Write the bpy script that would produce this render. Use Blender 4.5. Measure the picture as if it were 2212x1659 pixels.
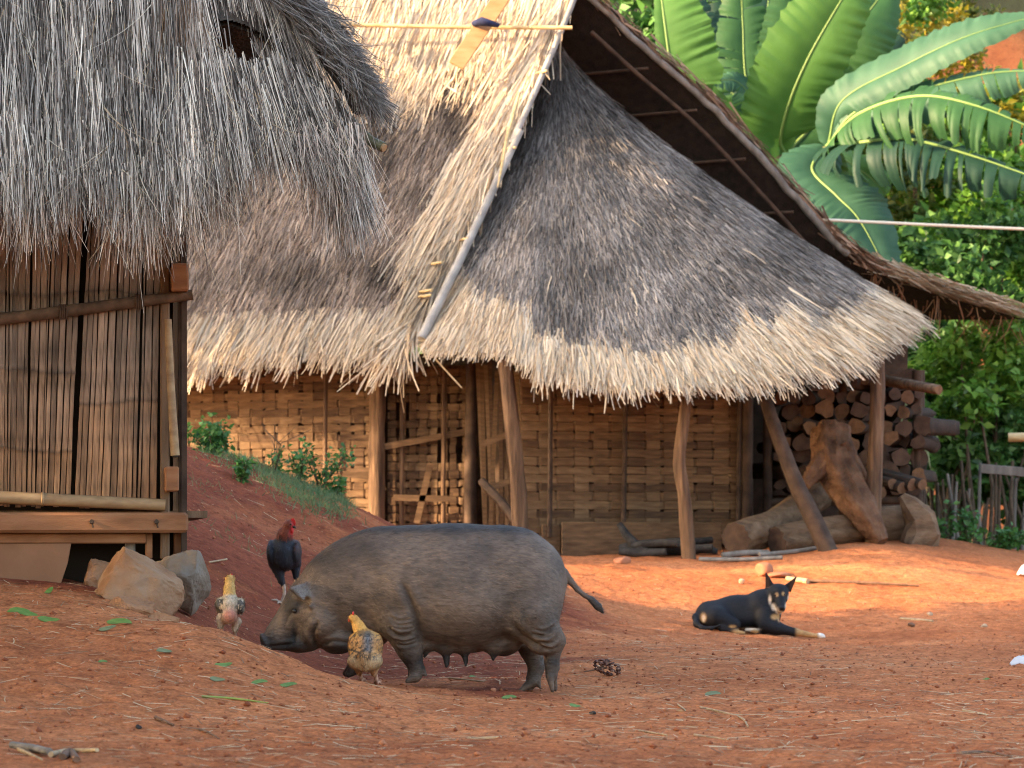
import bpy, math, random
import numpy as np
from mathutils import Vector, Matrix

random.seed(7); RNG = np.random.default_rng(7)
for o in list(bpy.data.objects): bpy.data.objects.remove(o)
SC = bpy.context.scene; COL = SC.collection

# ------------------------------------------------------------------ camera
F, CX, YH, CZ = 6272.0, 1106.0, 1180.0, 0.62      # focal length and horizon in picture units (2212 wide)
cam = bpy.data.cameras.new('camera'); co = bpy.data.objects.new('camera', cam); COL.objects.link(co)
cam.sensor_width = 36; cam.lens = 36 * F / 2212
co.location = (0, 0, CZ); co.rotation_euler = (math.radians(90), 0, 0)
cam.shift_y = (YH - 829.5) / 2212
cam.clip_start = .1; cam.clip_end = 2000
cam.dof.use_dof = True; cam.dof.focus_distance = 12.3; cam.dof.aperture_fstop = 7.6
SC.camera = co
SC.render.resolution_x, SC.render.resolution_y = 1024, 768
# ------------------------------------------------------------------ sky and sun
SUN_EL = math.radians(21); TS = Vector((-.965, -.25, 0)).normalized()     # horizontal direction towards the sun
to_sun = Vector((TS.x * math.cos(SUN_EL), TS.y * math.cos(SUN_EL), math.sin(SUN_EL)))
w = bpy.data.worlds.new('World'); SC.world = w; w.use_nodes = True
nt = w.node_tree; bg = nt.nodes['Background']; sk = nt.nodes.new('ShaderNodeTexSky')
sk.sky_type = 'NISHITA'; sk.sun_disc = False; sk.sun_elevation = SUN_EL
sk.sun_rotation = math.atan2(to_sun.x, to_sun.y); sk.dust_density = 2.5; sk.air_density = 1.0
nt.links.new(sk.outputs[0], bg.inputs[0]); bg.inputs[1].default_value = .15
sl = bpy.data.lights.new('sun', 'SUN'); so = bpy.data.objects.new('sun', sl); COL.objects.link(so)
sl.energy = 2.9; sl.angle = math.radians(.6); sl.color = (1, .77, .52)
so.rotation_euler = to_sun.to_track_quat('Z', 'Y').to_euler(); so.location = (-20, -10, 20)
vs = SC.view_settings; vs.view_transform = 'Standard'; vs.look = 'None'; vs.gamma = 1; vs.use_curve_mapping = False
vs.exposure = 2.48
vs.use_white_balance = True; vs.white_balance_temperature = 7600; vs.white_balance_tint = 12      # camera balanced for the open shade
SC.cycles.max_bounces = 6; SC.cycles.pixel_filter_type = 'BLACKMAN_HARRIS'; SC.cycles.filter_width = 1.05
# unseen trees added left of the yard to put most of it in shade: (x, y, height, crown radius)
ADDED_TREES = [(-13.5, y, 9.6, 2.4, 7.0) for y in (24.6, 27.2, 29.8, 32.4)] + [(-8.0, y, 8.6, 2.5) for y in (-4, -.5, 3, 6.3, 9.6, 12.9, 16.0)] + [(-8.6, 18.1, 8.2, 1.9)] + [(-11.5, y, 9.5, 2.7) for y in (-5, -1, 3, 7, 10.6, 14.2)] + [(-9.5, 24.2, 6.2, 1.4)]

# ------------------------------------------------------------------ helpers
def V(x, y, D):
    """picture position (2212 wide) at distance D -> world point"""
    return np.array([(x - CX) / F * D, D, CZ + (YH - y) / F * D])
def nrm(a):
    a = np.asarray(a, float); return a / np.maximum(np.linalg.norm(a, axis=-1, keepdims=True), 1e-9)

def mat(name, color=(.5, .5, .5), rough=.8, vcol=None, island=None, noise=None, bump=None, spec=.3, trans=0, wave=None, coord='Object', stretch=None):
    """island: list of colours picked at random per loose piece; noise: (scale, [(pos,col)..]); vcol: attribute name;
    bump: list of (scale, strength, dist)"""
    m = bpy.data.materials.new(name); m.use_nodes = True
    n = m.node_tree.nodes; L = m.node_tree.links; p = n['Principled BSDF']
    p.inputs['Roughness'].default_value = rough; p.inputs['Specular IOR Level'].default_value = spec
    tc = n.new('ShaderNodeTexCoord'); src = tc.outputs[coord]
    if stretch:
        mp = n.new('ShaderNodeMapping'); mp.inputs['Scale'].default_value = stretch; L.new(src, mp.inputs[0]); src = mp.outputs[0]
    def ramp(stops, fac):
        r = n.new('ShaderNodeValToRGB'); e = r.color_ramp.elements
        while len(e) > 1: e.remove(e[0])
        e[0].position = stops[0][0]; e[0].color = (*stops[0][1], 1)
        for q, c in stops[1:]:
            k = e.new(q); k.color = (*c, 1)
        L.new(fac, r.inputs[0]); return r.outputs[0]
    def noi(scale, detail=5, dist=0):
        t = n.new('ShaderNodeTexNoise'); t.inputs['Scale'].default_value = scale; t.inputs['Detail'].default_value = detail
        t.inputs['Distortion'].default_value = dist; L.new(src, t.inputs['Vector']); return t.outputs['Fac']
    col = None
    if vcol:
        a = n.new('ShaderNodeAttribute'); a.attribute_name = vcol; col = a.outputs['Color']
    if island:
        g = n.new('ShaderNodeNewGeometry')
        col2 = ramp([(i / max(1, len(island) - 1), c) for i, c in enumerate(island)], g.outputs['Random Per Island'])
        col = col2
    if noise:
        c3 = ramp(noise[1], noi(noise[0]))
        if col is None: col = c3
        else:
            mx = n.new('ShaderNodeMix'); mx.data_type = 'RGBA'; mx.blend_type = 'MULTIPLY'; mx.inputs[0].default_value = 1
            L.new(col, mx.inputs[6]); L.new(c3, mx.inputs[7]); col = mx.outputs[2]
    if col is None: p.inputs['Base Color'].default_value = (*color, 1)
    else: L.new(col, p.inputs['Base Color'])
    prev = None
    for (s, st, d) in (bump or []):
        b = n.new('ShaderNodeBump'); b.inputs['Strength'].default_value = st; b.inputs['Distance'].default_value = d
        L.new(noi(s, 4), b.inputs['Height'])
        if prev: L.new(prev, b.inputs['Normal'])
        prev = b.outputs[0]
    if prev: L.new(prev, p.inputs['Normal'])
    if trans:
        t = n.new('ShaderNodeBsdfTranslucent'); ms = n.new('ShaderNodeMixShader'); ms.inputs[0].default_value = trans
        if col is not None: L.new(col, t.inputs[0])
        else: t.inputs[0].default_value = (*color, 1)
        L.new(p.outputs[0], ms.inputs[1]); L.new(t.outputs[0], ms.inputs[2])
        L.new(ms.outputs[0], n['Material Output'].inputs[0])
    return m

def mesh_data(name, verts, faces, mats=(), smooth=False, midx=None, vcol=None):
    me = bpy.data.meshes.new(name)
    verts = np.asarray(verts, float)
    if isinstance(faces, np.ndarray):
        nf, k = faces.shape
        me.vertices.add(len(verts)); me.vertices.foreach_set('co', verts.astype(np.float32).ravel())
        me.loops.add(nf * k); me.loops.foreach_set('vertex_index', faces.astype(np.int32).ravel())
        me.polygons.add(nf); me.polygons.foreach_set('loop_start', np.arange(0, nf * k, k, dtype=np.int32))
        me.update(calc_edges=True)
    else:
        me.from_pydata(verts.tolist(), [], [tuple(f) for f in faces])
    for m in mats: me.materials.append(m)
    if smooth: me.polygons.foreach_set('use_smooth', np.ones(len(me.polygons), bool))
    if midx is not None: me.polygons.foreach_set('material_index', np.asarray(midx, np.int32))
    if vcol is not None:
        a = me.attributes.new('Col', 'FLOAT_COLOR', 'POINT')
        c = np.ones((len(verts), 4), np.float32); c[:, :3] = vcol; a.data.foreach_set('color', c.ravel())
    me.validate(); me.update()
    return me

def obj(name, verts, faces, m, parent=None, smooth=False, midx=None, vcol=None, kind=None):
    verts = np.asarray(verts, float)
    ctr = (verts.min(0) + verts.max(0)) / 2
    me = mesh_data(name, verts - ctr, faces, m if isinstance(m, (list, tuple)) else [m], smooth, midx, vcol)
    o = bpy.data.objects.new(name, me); COL.objects.link(o); o.location = ctr
    if parent is not None: put(o, parent)
    if kind: o['kind'] = kind
    return o
def put(o, parent):
    o.parent = parent
    t = Vector(parent.location)          # every location is kept in world terms
    o.matrix_parent_inverse = Matrix.Translation(-t)
def thing(name, label, cat, loc, group=None):
    o = bpy.data.objects.new(name, None); COL.objects.link(o); o.location = [float(c) for c in loc]; o.empty_display_size = .1
    return tag(o, label, cat, group)
def tag(o, label, cat, group=None):
    o['label'] = label; o['category'] = cat
    if group: o['group'] = group
    return o
def struct(o): o['kind'] = 'structure'; return o

class MB:
    """collects simple shapes into one mesh"""
    def __init__(s): s.v = []; s.f = []; s.mi = []; s.cur = 0; s.c = []
    def add(s, v, f, col=None):
        b = len(s.v); s.v += [tuple(p) for p in v]; s.f += [tuple(b + i for i in q) for q in f]; s.mi += [s.cur] * len(f)
        s.c += [col if col is not None else (.5, .5, .5)] * len(v)
    def box(s, c, ax, ay, az, col=None):
        """centre and three half vectors"""
        c, ax, ay, az = (np.asarray(a, float) for a in (c, ax, ay, az))
        v = [c + i * ax + j * ay + k * az for k in (-1, 1) for j in (-1, 1) for i in (-1, 1)]
        s.add(v, [(0, 2, 3, 1), (4, 5, 7, 6), (0, 1, 5, 4), (2, 6, 7, 3), (0, 4, 6, 2), (1, 3, 7, 5)], col)
    def bevbox(s, c, ax, ay, az, b=.006, col=None):
        c, ax, ay, az = (np.asarray(a, float) for a in (c, ax, ay, az))
        lx, ly, lz = (np.linalg.norm(a) for a in (ax, ay, az)); ux, uy, uz = ax / lx, ay / ly, az / lz
        b = min(b, lx * .5, ly * .5, lz * .5); prof = []
        for (sx, sy, order) in ((1, -1, 0), (1, 1, 1), (-1, 1, 2), (-1, -1, 3)):
            p1 = (sx * (lx), sy * (ly - b)); p2 = (sx * (lx - b), sy * ly)
            prof += [p1, p2] if order % 2 == 1 else [p2, p1]
        rings = []
        for z, k in ((-lz, 1), (-lz + b, 0), (lz - b, 0), (lz, 1)):
            rings.append([c + ux * (x * (1 - k * b / lx)) + uy * (y * (1 - k * b / ly)) + uz * z for x, y in prof])
        v = [p for r in rings for p in r]; f = []
        for r in range(3):
            for i in range(8): f.append((r * 8 + i, r * 8 + (i + 1) % 8, r * 8 + 8 + (i + 1) % 8, r * 8 + 8 + i))
        f.append(tuple(reversed(range(8)))); f.append(tuple(range(24, 32)))
        s.add(v, f, col)
    def tube(s, pts, rad, n=10, cap=True, wob=0, capmat=None, col=None, seed=None, squash=None):
        pts = np.asarray(pts, float); m = len(pts)
        rad = np.full(m, rad) if np.isscalar(rad) else np.asarray(rad, float)
        t = nrm(np.gradient(pts, axis=0)); up = np.array([0, 0, 1.]) if abs(t[0][2]) < .8 else np.array([0, 1., 0])
        rg = np.random.default_rng(seed if seed is not None else int(abs(pts[0][0] * 977 + pts[0][2] * 331) * 100) % 99991)
        lob = 1 + wob * rg.normal(size=n) if wob else np.ones(n)
        v = []; a = nrm(np.cross(t[0], up))
        for i in range(m):
            a = nrm(a - t[i] * np.dot(a, t[i])); b = np.cross(t[i], a)
            for k in range(n):
                th = 2 * math.pi * k / n; r = rad[i] * lob[k] * (1 + (wob * .5 * rg.normal() if wob else 0))
                v.append(pts[i] + (a * math.cos(th) + b * math.sin(th) * (squash or 1)) * r)
        f = [(i * n + k, i * n + (k + 1) % n, (i + 1) * n + (k + 1) % n, (i + 1) * n + k) for i in range(m - 1) for k in range(n)]
        s.add(v, f, col)
        if cap:
            o = s.cur
            if capmat is not None: s.cur = capmat
            for i, rev in ((0, True), (m - 1, False)):
                ring = v[i * n:(i + 1) * n]; q = tuple(range(n)); s.add(ring, [tuple(reversed(q)) if rev else q], col)
            s.cur = o
    def grid(s, P, col=None):
        P = np.asarray(P); a, b = P.shape[:2]
        s.add(P.reshape(-1, 3), [(i * b + j, i * b + j + 1, (i + 1) * b + j + 1, (i + 1) * b + j) for i in range(a - 1) for j in range(b - 1)], col)
    def build(s, name, m, parent=None, smooth=False, kind=None, vc=False):
        return obj(name, s.v, s.f, m, parent, smooth, s.mi, np.array(s.c) if vc else None, kind)

def hash2(ix, iy, seed=0):
    h = (ix.astype(np.int64) * 374761393 + iy.astype(np.int64) * 668265263 + seed * 1442695041) & 0x7fffffff
    h = ((h ^ (h >> 13)) * 1274126177) & 0x7fffffff
    return ((h ^ (h >> 16)) & 0xffff) / 65535.0
def vnoise(x, y, seed=0):
    x = np.asarray(x, float); y = np.asarray(y, float); ix = np.floor(x); iy = np.floor(y); fx = x - ix; fy = y - iy
    fx = fx * fx * (3 - 2 * fx); fy = fy * fy * (3 - 2 * fy)
    a = hash2(ix, iy, seed); b = hash2(ix + 1, iy, seed); c = hash2(ix, iy + 1, seed); d = hash2(ix + 1, iy + 1, seed)
    return a + (b - a) * fx + (c - a) * fy + (a - b - c + d) * fx * fy - .5
def fbm(x, y, oct=3, seed=0):
    return sum(vnoise(np.asarray(x) * 2 ** k, np.asarray(y) * 2 ** k, seed + k) / 2 ** k for k in range(oct))
def catmull(P, n):
    P = np.asarray(P, float); m = len(P)
    if m == 2: return P[0] + np.linspace(0, 1, n)[:, None] * (P[1] - P[0])
    Q = np.vstack([2 * P[0] - P[1], P, 2 * P[-1] - P[-2]])
    t = np.linspace(0, m - 1 - 1e-9, n); i = t.astype(int); f = (t - i)[:, None]
    p0, p1, p2, p3 = Q[i], Q[i + 1], Q[i + 2], Q[i + 3]
    return .5 * (2 * p1 + (p2 - p0) * f + (2 * p0 - 5 * p1 + 4 * p2 - p3) * f ** 2 + (3 * p1 - p0 - 3 * p2 + p3) * f ** 3)

def ribbons(P0, d, L, W, nor, bend, col, taper=.35, seg=2):
    """many thin straws as one mesh: roots, directions, lengths, widths, surface normals, bend vectors, colours"""
    n = len(P0); side = nrm(np.cross(d, nor)); k = seg + 1
    vs_ = np.empty((n, k, 2, 3))
    for q in range(k):
        t = q / seg; c = P0 + d * (L * t)[:, None] + bend * (t * t)
        wv = side * (W * (1 - (1 - taper) * t) * .5)[:, None]
        vs_[:, q, 0] = c - wv; vs_[:, q, 1] = c + wv
    base = (np.arange(n) * k * 2)[:, None]
    f = np.concatenate([base + np.array([[2 * q, 2 * q + 1, 2 * q + 3, 2 * q + 2]]) for q in range(seg)], 0)
    return vs_.reshape(-1, 3), f, np.repeat(col, k * 2, 0)
def palette(n, cols, rng, power=1.0):
    cols = np.asarray(cols, float); t = rng.random(n) ** power * (len(cols) - 1); i = np.minimum(t.astype(int), len(cols) - 2); f = (t - i)[:, None]
    return cols[i] * (1 - f) + cols[i + 1] * f
# ------------------------------------------------------------------ ground
# surveyed spots: (picture x, distance, picture y) or (picture x, distance, None, height above the camera)
SP = []
def row(D, *xy):
    for x, y in xy: SP.append(V(x, y, D))
def rowz(D, *xz):
    for x, z in xz: SP.append(np.array([(x - CX) / F * D, D, CZ + z]))
rowz(6.5, (-600, -.52), (0, -.56), (1106, -.62), (2212, -.62), (2900, -.62))
row(8, (-500, 1590), (0, 1622), (600, 1642), (1106, 1650), (2212, 1652), (2800, 1652))
row(9.5, (-500, 1450), (0, 1496), (600, 1552), (1106, 1576), (1700, 1580), (2700, 1580))
row(10.6, (300, 1415), (500, 1440), (640, 1478), (800, 1510))
row(11.3, (-400, 1290), (0, 1335), (250, 1352), (400, 1358), (480, 1374), (560, 1404), (640, 1438), (720, 1464), (800, 1484), (900, 1500), (1150, 1512), (1700, 1516), (2600, 1518))
row(12.0, (-300, 1245), (0, 1285), (200, 1302), (350, 1332), (420, 1362), (485, 1390), (545, 1428), (610, 1470), (690, 1490), (760, 1488), (900, 1480), (1170, 1498), (1700, 1492), (2600, 1492))
row(12.9, (-300, 1200), (0, 1235), (300, 1285), (430, 1325), (520, 1385), (620, 1440))
row(14, (-300, 1140), (300, 1260), (450, 1320), (560, 1375), (700, 1420), (1000, 1440), (1250, 1438), (1700, 1438), (2500, 1438))
row(16.5, (-300, 1000), (350, 1180), (450, 1215), (605, 1306), (800, 1362), (1000, 1390), (1250, 1398), (1700, 1402), (2500, 1400))
row(19, (-200, 930), (350, 1030), (450, 1075), (600, 1150), (800, 1225), (1000, 1305), (1250, 1362), (1700, 1395), (2400, 1380))
row(21.6, (-200, 890), (390, 962), (500, 985), (600, 1022), (700, 1062), (780, 1100), (860, 1140), (1000, 1215), (1250, 1312), (1500, 1355), (1640, 1368), (1770, 1379), (2200, 1362), (2400, 1355))
rowz(24, (-200, 1.0), (390, .70), (740, .17), (860, -.02), (1000, -.10)); row(24, (1250, 1244), (1480, 1268), (1700, 1282), (2212, 1290), (2400, 1290))
rowz(26.5, (-200, .7), (390, .42), (740, .0), (1000, -.08)); row(26.5, (1250, 1206), (1480, 1206), (1640, 1204), (1890, 1184), (2100, 1215), (2300, 1240))
rowz(29, (-200, .3), (390, .15), (740, -.05), (1100, -.08), (1560, -.02), (1800, .04), (2000, .085), (2212, -.05), (2400, -.12))
rowz(33, (-200, 0), (740, -.1), (1400, -.1), (2000, -.35), (2400, -.5))
SP = np.array(SP)
def _tps(r2): return r2 * np.log(r2 + 1e-9)
_n = len(SP); _S = SP[:, :2] * np.array([2.2, 1.0])
_K = _tps(((_S[:, None] - _S[None]) ** 2).sum(-1)) + np.eye(_n) * .02
_P = np.hstack([np.ones((_n, 1)), _S]); _A = np.block([[_K, _P], [_P.T, np.zeros((3, 3))]])
_w = np.linalg.solve(_A, np.concatenate([SP[:, 2], np.zeros(3)]))
def sstep(a, b, x): t = np.clip((x - a) / (b - a), 0, 1); return t * t * (3 - 2 * t)
def ground_z(x, y, fine=True):
    x = np.atleast_1d(np.asarray(x, float)); y = np.atleast_1d(np.asarray(y, float))
    xc = np.clip(x, -.27 * np.clip(y, 8, 30) - .5, .27 * np.clip(y, 8, 30) + .5); yc = np.clip(y, 6, 33)
    q = np.stack([xc * 2.2, yc], -1); z = np.empty(len(x))
    for a in range(0, len(x), 60000):
        b = slice(a, a + 60000); r2 = ((q[b, None] - _S[None]) ** 2).sum(-1); z[b] = _tps(r2) @ _w[:_n] + _w[_n] + q[b] @ _w[_n + 1:]
    z = z + sstep(36, 44, y) * .4 + np.maximum(0, y - 43) * .60 * sstep(41, 52, y)
    z = np.where(y > 95, np.minimum(z, z * 0 + 31 + fbm(x * .05, y * .05, 3, 5) * 3), z)
    if fine:
        near = sstep(60, 20, y)
        z = z + near * (.030 * fbm(x * 1.6, y * 1.6, 3, 1) + .016 * fbm(x * 7, y * 7, 3, 11) + .007 * fbm(x * 30, y * 26, 2, 21) + dents(x, y) * sstep(24, 20, y) * np.clip(.5 + 2 * fbm(x * .7, y * .7, 2, 66), .15, 1))
    return z
def dents(x, y):
    """old hoof and foot marks pressed into the trodden earth"""
    out = np.zeros(len(x))
    for cs, dep, rad, sd in ((.34, .014, .050, 3), (.21, .009, .032, 7)):
        ix, iy = np.floor(x / cs), np.floor(y / cs)
        for dx in (-1, 0, 1):
            for dy in (-1, 0, 1):
                cx_, cy_ = ix + dx, iy + dy; h1, h2, h3 = hash2(cx_, cy_, sd), hash2(cx_, cy_, sd + 50), hash2(cx_, cy_, sd + 90)
                d2 = ((x - (cx_ + h1) * cs) ** 2 + (y - (cy_ + h2) * cs) ** 2) / rad ** 2; out += np.where(h3 > .45, -dep * h3 * np.exp(-d2 * d2) + .35 * dep * np.exp(-(np.sqrt(d2) - 1.35) ** 2 * 8), 0)
    return out
def gz(x, y): return float(ground_z(x, y)[0])
def on(x, D, dz=0):
    """point on the ground below picture column x at distance D"""
    X = (x - CX) / F * D; return np.array([X, D, gz(X, D) + dz])
def spread(lo, hi, step, far_lo, far_hi, g=1.25):
    a = list(np.arange(lo, hi + 1e-6, step)); s = step * g
    while a[-1] < far_hi: a.append(min(far_hi, a[-1] + s)); s *= g
    s = step * g
    while a[0] > far_lo: a.insert(0, max(far_lo, a[0] - s)); s *= g
    return np.array(a)
gx = spread(-2.6, 3.0, .019, -400, 400, 1.06); gx = np.unique(gx)
gy = np.concatenate([spread(7.4, 13.5, .019, -400, 13.5, 1.12), spread(13.55, 27, .045, 13.55, 900, 1.05)]); gy = np.unique(gy)
GX, GY = np.meshgrid(gx, gy); GZ = ground_z(GX.ravel(), GY.ravel()).reshape(GX.shape)
_a, _b = GX.shape
_i = (np.arange(_a - 1)[:, None] * _b + np.arange(_b - 1)[None]).ravel()
m = bpy.data.materials.new('red_earth'); m.use_nodes = True
_N = m.node_tree.nodes; _L = m.node_tree.links; _p = _N['Principled BSDF']
_p.inputs['Roughness'].default_value = .95; _p.inputs['Specular IOR Level'].default_value = .12
_tc = _N.new('ShaderNodeTexCoord')
def _nz(s, d=6, dist=0, sc=None):
    t = _N.new('ShaderNodeTexNoise'); t.inputs['Scale'].default_value = s; t.inputs['Detail'].default_value = d; t.inputs['Roughness'].default_value = .62
    t.inputs['Distortion'].default_value = dist
    if sc:
        mp = _N.new('ShaderNodeMapping'); mp.inputs['Scale'].default_value = sc; _L.new(_tc.outputs['Object'], mp.inputs[0]); _L.new(mp.outputs[0], t.inputs['Vector'])
    else: _L.new(_tc.outputs['Object'], t.inputs['Vector'])
    return t.outputs['Fac']
def _rp(fac, st):
    r = _N.new('ShaderNodeValToRGB'); e = r.color_ramp.elements
    e[0].position, e[0].color = st[0][0], (*st[0][1], 1); e[1].position, e[1].color = st[-1][0], (*st[-1][1], 1)
    for q, c in st[1:-1]: k = e.new(q); k.color = (*c, 1)
    _L.new(fac, r.inputs[0]); return r.outputs[0]
def _mx(a, b, fac, mode='MULTIPLY'):
    x = _N.new('ShaderNodeMix'); x.data_type = 'RGBA'; x.blend_type = mode
    if isinstance(fac, float): x.inputs[0].default_value = fac
    else: _L.new(fac, x.inputs[0])
    _L.new(a, x.inputs[6]); _L.new(b, x.inputs[7]); return x.outputs[2]
_c = _rp(_nz(.9, 8, .4), [(.3, (.305, .092, .040)), (.5, (.40, .136, .062)), (.72, (.50, .190, .092))])
_c = _mx(_c, _rp(_nz(16, 8), [(.28, (.52, .46, .43)), (.5, (1, 1, 1)), (.75, (1.32, 1.34, 1.36))]), 1.0)
_c = _mx(_c, _rp(_nz(70, 5), [(.3, (.6, .55, .52)), (.55, (1.05, 1.05, 1.05)), (.8, (1.35, 1.42, 1.5))]), 1.0)
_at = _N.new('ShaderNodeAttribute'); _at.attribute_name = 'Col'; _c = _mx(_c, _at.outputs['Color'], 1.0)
_L.new(_c, _p.inputs['Base Color'])
_b1 = _N.new('ShaderNodeBump'); _b1.inputs['Strength'].default_value = .9; _b1.inputs['Distance'].default_value = .02; _L.new(_nz(22, 8), _b1.inputs['Height'])
_b2 = _N.new('ShaderNodeBump'); _b2.inputs['Strength'].default_value = .9; _b2.inputs['Distance'].default_value = .008; _L.new(_nz(95, 6), _b2.inputs['Height'])
_L.new(_b1.outputs[0], _b2.inputs['Normal']); _L.new(_b2.outputs[0], _p.inputs['Normal'])
M_EARTH = m
# soil colour with brighter light painted in: orange on the bank and the trodden yard, dark red in the dip and up the mound, leaf mould under the bushes
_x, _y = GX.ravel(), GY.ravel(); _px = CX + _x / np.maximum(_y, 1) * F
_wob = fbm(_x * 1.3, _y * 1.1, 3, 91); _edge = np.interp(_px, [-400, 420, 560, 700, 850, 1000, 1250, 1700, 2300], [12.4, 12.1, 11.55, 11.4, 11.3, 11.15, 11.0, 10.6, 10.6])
_dark_red = sstep(-.05, .30, _y - _edge + .5 * _wob * sstep(900, 1300, _px)) * sstep(23.6, 21.0, _y + 1.2 * _wob) * (1 - .85 * sstep(1150, 1450, _px + 500 * _wob) * sstep(11, 12.5, _y)) * (1 - .55 * sstep(.25, .42, _wob + .1))
_dark_red = _dark_red * (1 - .9 * sstep(1050, 1350, _px + 300 * _wob))
_dark_red = np.maximum(_dark_red, .75 * sstep(800, 700, _px + 60 * _wob) * sstep(12.5, 13.0, _y) * sstep(23, 22, _y))
_dark_red = np.clip(_dark_red + .18 * sstep(9.2, 7.6, _y + _wob * 2), 0, 1); _mould = sstep(29.8, 31.5, _y + _wob) * np.maximum(sstep(46, 43, _y + _wob * 2), sstep(-.12, .12, fbm(_x * .11, _y * .11, 3, 7) + .25 - .6 * np.exp(-((_px - 2150) / 260) ** 2)))
_col = np.array([1.22, 1.22, 1.08]) * (1 - _dark_red[:, None]) + np.array([.56, .40, .42]) * _dark_red[:, None]
_col = _col * (1 - _mould[:, None]) + np.array([.12, .42, .45]) * _mould[:, None]; _col = _col * (1 - .62 * sstep(42, 45, _y))[:, None]  # far hillside soil darkened to stand in for its shade
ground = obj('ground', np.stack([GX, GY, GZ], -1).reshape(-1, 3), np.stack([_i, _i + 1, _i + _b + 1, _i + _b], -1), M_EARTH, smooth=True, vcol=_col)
struct(ground); ground['label'] = 'bare red earth yard rising to the huts'
# ------------------------------------------------------------------ materials of wood, bamboo and straw
M_STRAW = mat('straw', vcol='Col', rough=.75, spec=.25, trans=.12)
M_THBASE = mat('thatch_core', noise=(9, [(.3, (.035, .027, .021)), (.7, (.095, .078, .064))]), bump=[(40, .8, .02)], rough=.9, stretch=(1, 1, .25))
M_UNDER = mat('old_thatch_underside', noise=(12, [(.3, (.014, .010, .008)), (.7, (.036, .024, .017))]), bump=[(50, .8, .02)], rough=.9)
M_POST = mat('post_wood', noise=(6, [(.3, (.06, .035, .023)), (.5, (.14, .08, .046)), (.75, (.26, .155, .092))]), bump=[(14, .7, .03), (50, .6, .01)], stretch=(3, 3, .35), rough=.85)
M_GREYWOOD = mat('weathered_wood', noise=(6, [(.3, (.11, .10, .09)), (.7, (.26, .235, .21))]), bump=[(40, .5, .006)], stretch=(2, 2, .5), rough=.85)
M_DARKWOOD = mat('dark_wood', noise=(7, [(.3, (.035, .022, .016)), (.7, (.10, .06, .04))]), bump=[(30, .5, .01)], rough=.85)
M_BAMBOO = mat('dry_bamboo', noise=(7, [(.3, (.40, .28, .13)), (.6, (.58, .43, .22)), (.85, (.66, .52, .31))]), rough=.5, spec=.4, stretch=(1, 4, 4))
M_WEAVE = [mat('woven_bamboo_%s' % k, noise=(5, [(.28, c0), (.55, c1), (.8, c2)]), bump=[(60, .3, .004)], rough=.8, stretch=(1, 3, 6))
           for k, c0, c1, c2 in (('tan', (.09, .048, .024), (.155, .088, .045), (.23, .135, .072)), ('brown', (.058, .030, .016), (.105, .057, .030), (.17, .095, .05)),
                                 ('pale', (.12, .068, .034), (.20, .118, .062), (.28, .175, .098)))]
CREAM = [(.36, .25, .165), (.50, .375, .255), (.60, .475, .34), (.66, .545, .41), (.70, .60, .47)]
OLDTAN = [(.085, .060, .046), (.175, .130, .102), (.265, .203, .162), (.35, .278, .226), (.44, .36, .295)]
GREY = [(.055, .047, .043), (.11, .097, .09), (.165, .149, .14), (.225, .206, .192), (.31, .28, .255)]
class Slope:
    """a roof face between a top line and a bottom line; sag>0 hollows it"""
    def __init__(s, top, bot, n=60, vert=1.0, bulge=0.0):
        s.T = catmull(top, 200); s.B = catmull(bot, 200); s.e = vert; s.bul = bulge
    def at(s, u, v):
        u = np.clip(u, 0, 1) * 199; i = np.minimum(u.astype(int), 198); f = (u - i)[:, None]
        t = s.T[i] * (1 - f) + s.T[i + 1] * f; b = s.B[i] * (1 - f) + s.B[i + 1] * f
        hv = v[:, None]; p = t + (b - t) * hv
        vv = np.where(v > 0, np.abs(v) ** s.e, v)
        vv = np.where(v > 1, 1 + (v - 1) * s.e, vv)
        p[:, 2] = t[:, 2] + (b[:, 2] - t[:, 2]) * vv + s.bul * np.sin(np.clip(v, 0, 1) * math.pi)
        return p
    def frame(s, u, v):
        p = s.at(u, v); h = 1e-3
        dv = nrm(s.at(u, v + h) - p); du = nrm(s.at(np.minimum(u + h, 1), v) - s.at(np.maximum(u - h, 0), v))
        n = nrm(np.cross(dv, du)); n = np.where((n[:, 2] < 0)[:, None], -n, n)
        return p, dv, du, n
    def core(s, mb, nu=40, nv=30, v1=1.0, off=0.0, skip=None, thick=.0):
        for sgn in ([0] if not thick else [0, 1]):
            uu, vv = np.meshgrid(np.linspace(0, 1, nu), np.linspace(0, v1, nv)); p, dv, du, n = s.frame(uu.ravel(), vv.ravel())
            P = p + n * (off - (thick if sgn else 0)); q = []
            for i in range(nv - 1):
                for j in range(nu - 1):
                    if skip is None or not skip(p[i * nu + j]): q.append((i * nu + j, i * nu + j + 1, (i + 1) * nu + j + 1, (i + 1) * nu + j))
            old = mb.cur; mb.cur = sgn; mb.add(P, q); mb.cur = old
def pix(p): return CX + p[:, 0] / p[:, 1] * F, YH - (p[:, 2] - CZ) / p[:, 1] * F

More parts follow.
